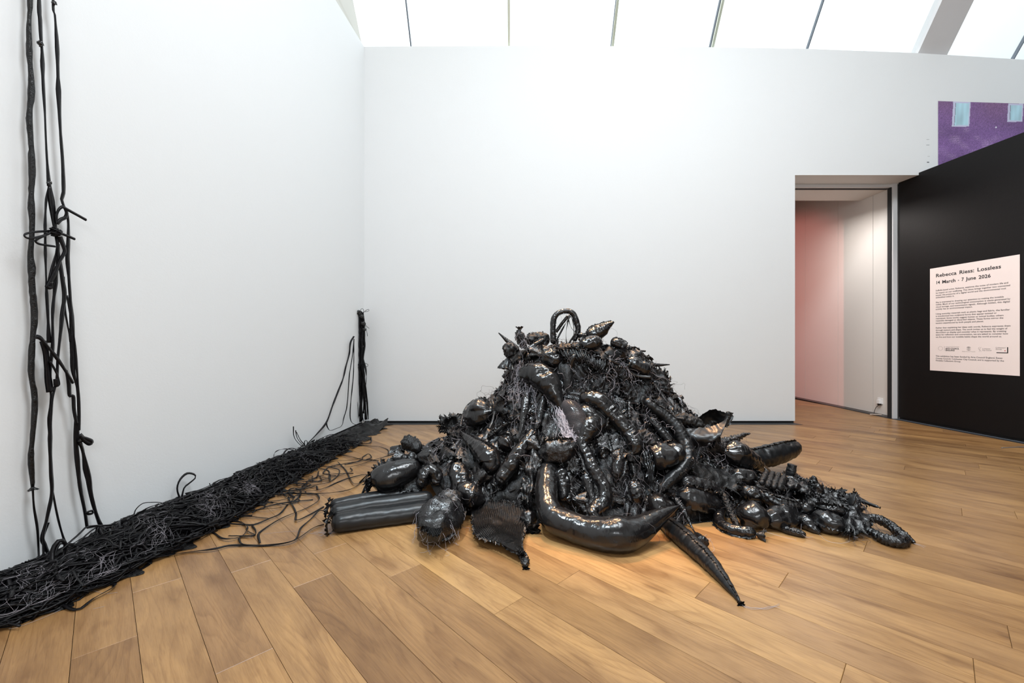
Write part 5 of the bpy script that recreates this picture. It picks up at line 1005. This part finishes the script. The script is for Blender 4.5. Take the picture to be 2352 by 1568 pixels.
def upr(label, L, w=.010, d=.06, name='standing_strip'):
    v, f = ribbon_geo([wl_pt(x, y, d, .04) for x, y in L], w, nseed(), tw=.3, thick=.003, vary=.2); return tag(mesh_obj(name, v, f, RIBBON), label, 'strip')
upr('tall open loop of strip standing against the wall halfway along the bed', [(430, 1184), (426, 1163), (413, 1143), (407, 1122), (413, 1102), (429, 1087), (446, 1089), (449, 1097), (434, 1110), (423, 1120), (417, 1143)], .014)
upr('leftmost upright strand of the tied sprig near the far end of the bed', [(674, 979), (675, 1001), (684, 1016), (697, 1027)])
upr('bent upright strand of the tied sprig, second from left', [(679, 988), (682, 1004), (690, 1016), (703, 1030)])
upr('curved strand on the right of the tied sprig', [(681, 992), (690, 1010), (700, 1022), (705, 1030)])
upr('tiny loop at the foot of the tied sprig', [(700, 1024), (699, 1014), (704, 1011), (706, 1018), (702, 1026)])
upr('long strip slung from the corner bundle down to the tied sprig', [(813, 772), (805, 787), (802, 813), (794, 843), (788, 869), (776, 900), (764, 931), (750, 969), (729, 995), (709, 1016), (702, 1028)], .022, .05, 'slung_strip')
upr('thin sagging strip with a low belly beside the long slung strip', [(813, 778), (810, 813), (804, 850), (802, 866), (797, 931), (790, 958), (785, 977), (772, 984), (758, 988), (751, 978), (750, 970)], .014, .06, 'slung_strip')
upr('thin straight strip between the slung strips and the corner bundle', [(813, 778), (812, 854), (806, 920), (804, 950), (806, 966), (814, 974), (830, 976)], .013, .07, 'slung_strip')
# corner bundle
cb = empty('corner_bundle', (-2.05, 6.0, .0), 'bundle of many black strips hung high in the corner between the two white walls', 'strip bundle')
rs = np.random.RandomState(31); Yc = 6.08
for i in range(22):
    f0 = i/21; xt = 819+f0*17+rs.normal()*1.0; yt = 716+rs.uniform(0, 6); ln = [930, 900, 880, 960, 760, 830, 955, 912][i % 8]+rs.normal()*10; xe = 818+f0*23+rs.normal()*2+(3 if ln > 900 else 0)
    if i in (18, 19, 20, 21): xe = 843+rs.normal()*1.5; ln = 962
    P = [np.array([Xat(xt+(xe-xt)*t_**1.3+rs.normal()*1.2*(t_ > 0), Yc-.05*rs.uniform()), Yc-.03-.05*rs.uniform(), Zat(yt+(ln-yt)*t_, Yc)]) for t_ in np.linspace(0, 1, 8)]
    P = [np.array([max(p[0], lw(p[1])+.02), p[1], max(p[2], .03)]) for p in P]
    v, f = ribbon_geo(P, rs.uniform(.022, .038), 40000+i, thick=.004, n=40, tw=.6); mesh_obj('strip', v, f, RIBBON, cb)
for k, (x, y, r) in enumerate([(824, 718, 6), (830, 726, 5), (834, 742, 5), (836, 756, 4)]):
    p = np.array([Xat(x, Yc-.08), Yc-.08, Zat(y, Yc-.08)]); rr = r*6/F; V, Fc, I = tube_geo(np.array([[*(p+np.array([-rr, 0, 0])), rr*.6], [*p, rr], [*(p+np.array([rr, 0, -rr])), rr*.6]]), na=12, tuck=.3, dens=.3); mesh_obj('knot', V, Fc, PLASTIC2, cb)
for k, L in enumerate([[(826, 720), (829, 710), (834, 709), (835, 716), (830, 722)], [(833, 720), (840, 713), (847, 710), (847, 714), (838, 716)], [(836, 742), (843, 750), (848, 754)], [(838, 745), (842, 758), (844, 772)], [(828, 838), (838, 834), (846, 838), (841, 842), (830, 839)], [(822, 838), (826, 833), (828, 840), (822, 844)], [(818, 900), (822, 935), (823, 958)], [(828, 900), (829, 940), (836, 968)], [(836, 880), (840, 930), (840, 954)]]):
    P = [np.array([Xat(x, Yc-.1), Yc-.1, Zat(y, Yc-.1)]) for x, y in L]; v, f = ribbon_geo(P, .010, 41000+k, thick=.003, tw=.3); mesh_obj('strip', v, f, RIBBON, cb)

# loose strips on the floor between bed and heap
def flb(x, y, z0):
    z = z0
    for _ in range(4):
        p = fl(x, y, z); u = (p[0]-lw(p[1]))/max(bedw(p[1]), .05)
        z = z0+(float(bedh(p[1], min(max(u, 0), 1)))+.05 if u < 1.03 and p[1] < YB else 0)
    return fl(x, y, z)
FS = [([(744, 1204), (719, 1212), (673, 1241), (607, 1251), (531, 1252), (492, 1260), (436, 1267), (393, 1274), (352, 1283), (301, 1309), (250, 1335), (215, 1348), (170, 1356)], 'longest floor strip, running from the bolster back to the near end of the bed'),
 ([(92, 1351), (126, 1376), (174, 1400), (214, 1374), (260, 1348), (258, 1340), (230, 1344), (184, 1351), (115, 1359)], 'strip folded to a sharp corner on the bare floor at lower left'),
 ([(115, 1298), (160, 1303), (214, 1309), (276, 1305), (318, 1296), (306, 1288), (237, 1283), (172, 1281)], 'strip doubling back at the front edge of the bed near the cord feet'),
 ([(744, 1163), (710, 1182), (681, 1194), (680, 1178), (671, 1158), (661, 1143)], 'kinked strip from the top corner of the bolster'),
 ([(744, 1173), (732, 1173), (715, 1190), (691, 1212), (676, 1240), (620, 1252), (561, 1250), (550, 1240), (554, 1232), (584, 1230), (587, 1219), (579, 1207)], 'strip from the bolster curling into a small hook on the floor'),
 ([(597, 1247), (594, 1227), (607, 1214), (648, 1189), (704, 1166), (730, 1150), (732, 1140), (719, 1133), (658, 1133), (569, 1138), (480, 1142), (400, 1156)], 'long strip sweeping round in a wide rounded bend left of the bolster'),
 ([(661, 1158), (643, 1179), (617, 1191), (584, 1204), (556, 1204), (518, 1201), (480, 1196), (403, 1198), (326, 1204)], 'strip running left into the bed at its middle'),
 ([(525, 1230), (560, 1230), (586, 1228), (566, 1218), (569, 1209), (551, 1198), (518, 1194), (480, 1189)], 'short hairpin strip in front of the middle of the bed'),
 ([(459, 1207), (492, 1224), (508, 1235), (531, 1237), (556, 1230), (566, 1219)], 'thick strip curving out from the bed and back'),
 ([(617, 1190), (577, 1186), (551, 1186), (589, 1171), (620, 1161), (663, 1153), (719, 1147)], 'thin zigzag strip with a free pointed end'),
 ([(852, 1002), (851, 1016), (830, 1019), (805, 1021), (764, 1013)], 'small angular strip near the far end of the bed'),
 ([(892, 1043), (890, 1032), (870, 1025), (852, 1024), (805, 1021)], 'strip running right towards the heap from the far end of the bed'),
 ([(925, 1036), (864, 1054), (805, 1071), (732, 1071), (711, 1086), (644, 1092)], 'long strip reaching the knotted cloth at the left foot of the heap'),
 ([(855, 1054), (820, 1060), (788, 1065), (758, 1071), (779, 1079), (773, 1095), (747, 1109), (691, 1115), (685, 1101), (723, 1074)], 'closed wandering loop of strip in front of the far bed'),
 ([(776, 1060), (794, 1080), (805, 1101), (817, 1111), (838, 1101), (840, 1089), (800, 1098), (776, 1107), (732, 1124), (659, 1130)], 'strip crossing down to the left end of the egg cushion and back'),
 ([(838, 1101), (802, 1124), (732, 1133), (659, 1130)], 'gently curved strip from the egg cushion to the bed'),
 ([(779, 1039), (798, 1036), (785, 1041), (764, 1046), (741, 1051), (717, 1057)], 'narrow hairpin strip near the far bed'),
 ([(726, 1074), (753, 1080), (756, 1094), (755, 1104), (711, 1104), (673, 1107)], 'boxy looped strip left of the wandering loop'),
 ([(729, 1124), (726, 1115), (710, 1120), (688, 1124), (635, 1127), (618, 1121)], 'short curled strip above the wide rounded bend'),
 ([(832, 1050), (846, 1042), (853, 1050), (840, 1056), (862, 1056), (870, 1062)], 'tiny crumpled bow of strip on the floor near the heap'),
 ([(870, 1058), (830, 1054), (806, 1048), (784, 1044)], 'thin strip from the tiny bow to the far bed'),
 ([(676, 1142), (664, 1128), (672, 1120), (690, 1126), (686, 1142), (668, 1152), (662, 1140)], 'tight knot of strip where several floor strips meet')]
for i, (L, lab) in enumerate(FS):
    P = [flb(x, y, .006+.005*((i+j) % 3)) for j, (x, y) in enumerate(L)]; v, f = ribbon_geo(P, .015 if i < 3 else .012, 900+i, tw=.5, thick=.002, vary=.2); tag(mesh_obj('floor_strip', v, f, RIBBON), lab, 'strip')
rs = np.random.RandomState(55)
for i in range(26):
    cx_ = rs.uniform(560, 800); cy_ = 1195-(cx_-500)*.42+rs.normal()*12; P = []; a = rs.uniform(0, 6.28)
    rx, ry = rs.uniform(20, 62), rs.uniform(5, 13)
    for q in np.linspace(0, rs.uniform(2.2, 5.2), 7): P.append(fl(cx_+rx*math.cos(a+q)+rs.normal()*4, cy_+ry*math.sin(a+q)-.25*rx*math.cos(a+q)*.6+rs.normal()*1.5, .006+rs.uniform(0, .012)))
    v, f = ribbon_geo(P, .0105, 950+i, tw=.5, thick=.002, vary=.2); tag(mesh_obj('floor_strip', v, f, RIBBON), 'loose curled strip in the tangle on the floor between the far bed and the heap', 'strip', 'tangled strips on the floor between bed and heap')
m = MB()
for Lx in ([(150, 1395), (100, 1418), (40, 1440), (20, 1443)], [(150, 1340), (200, 1352), (240, 1362), (270, 1360)], [(604, 1226), (640, 1222), (690, 1220), (740, 1230)], [(214, 1398), (240, 1392)]):
    thread_add(m, catmull(np.array([fl(x, y, .004) for x, y in Lx]), 24), .0006)
tag(m.build('loose_threads', THREAD, None, True), 'few fine pale threads on the floorboards along the edge of the strip bed', 'threads', kind='stuff')
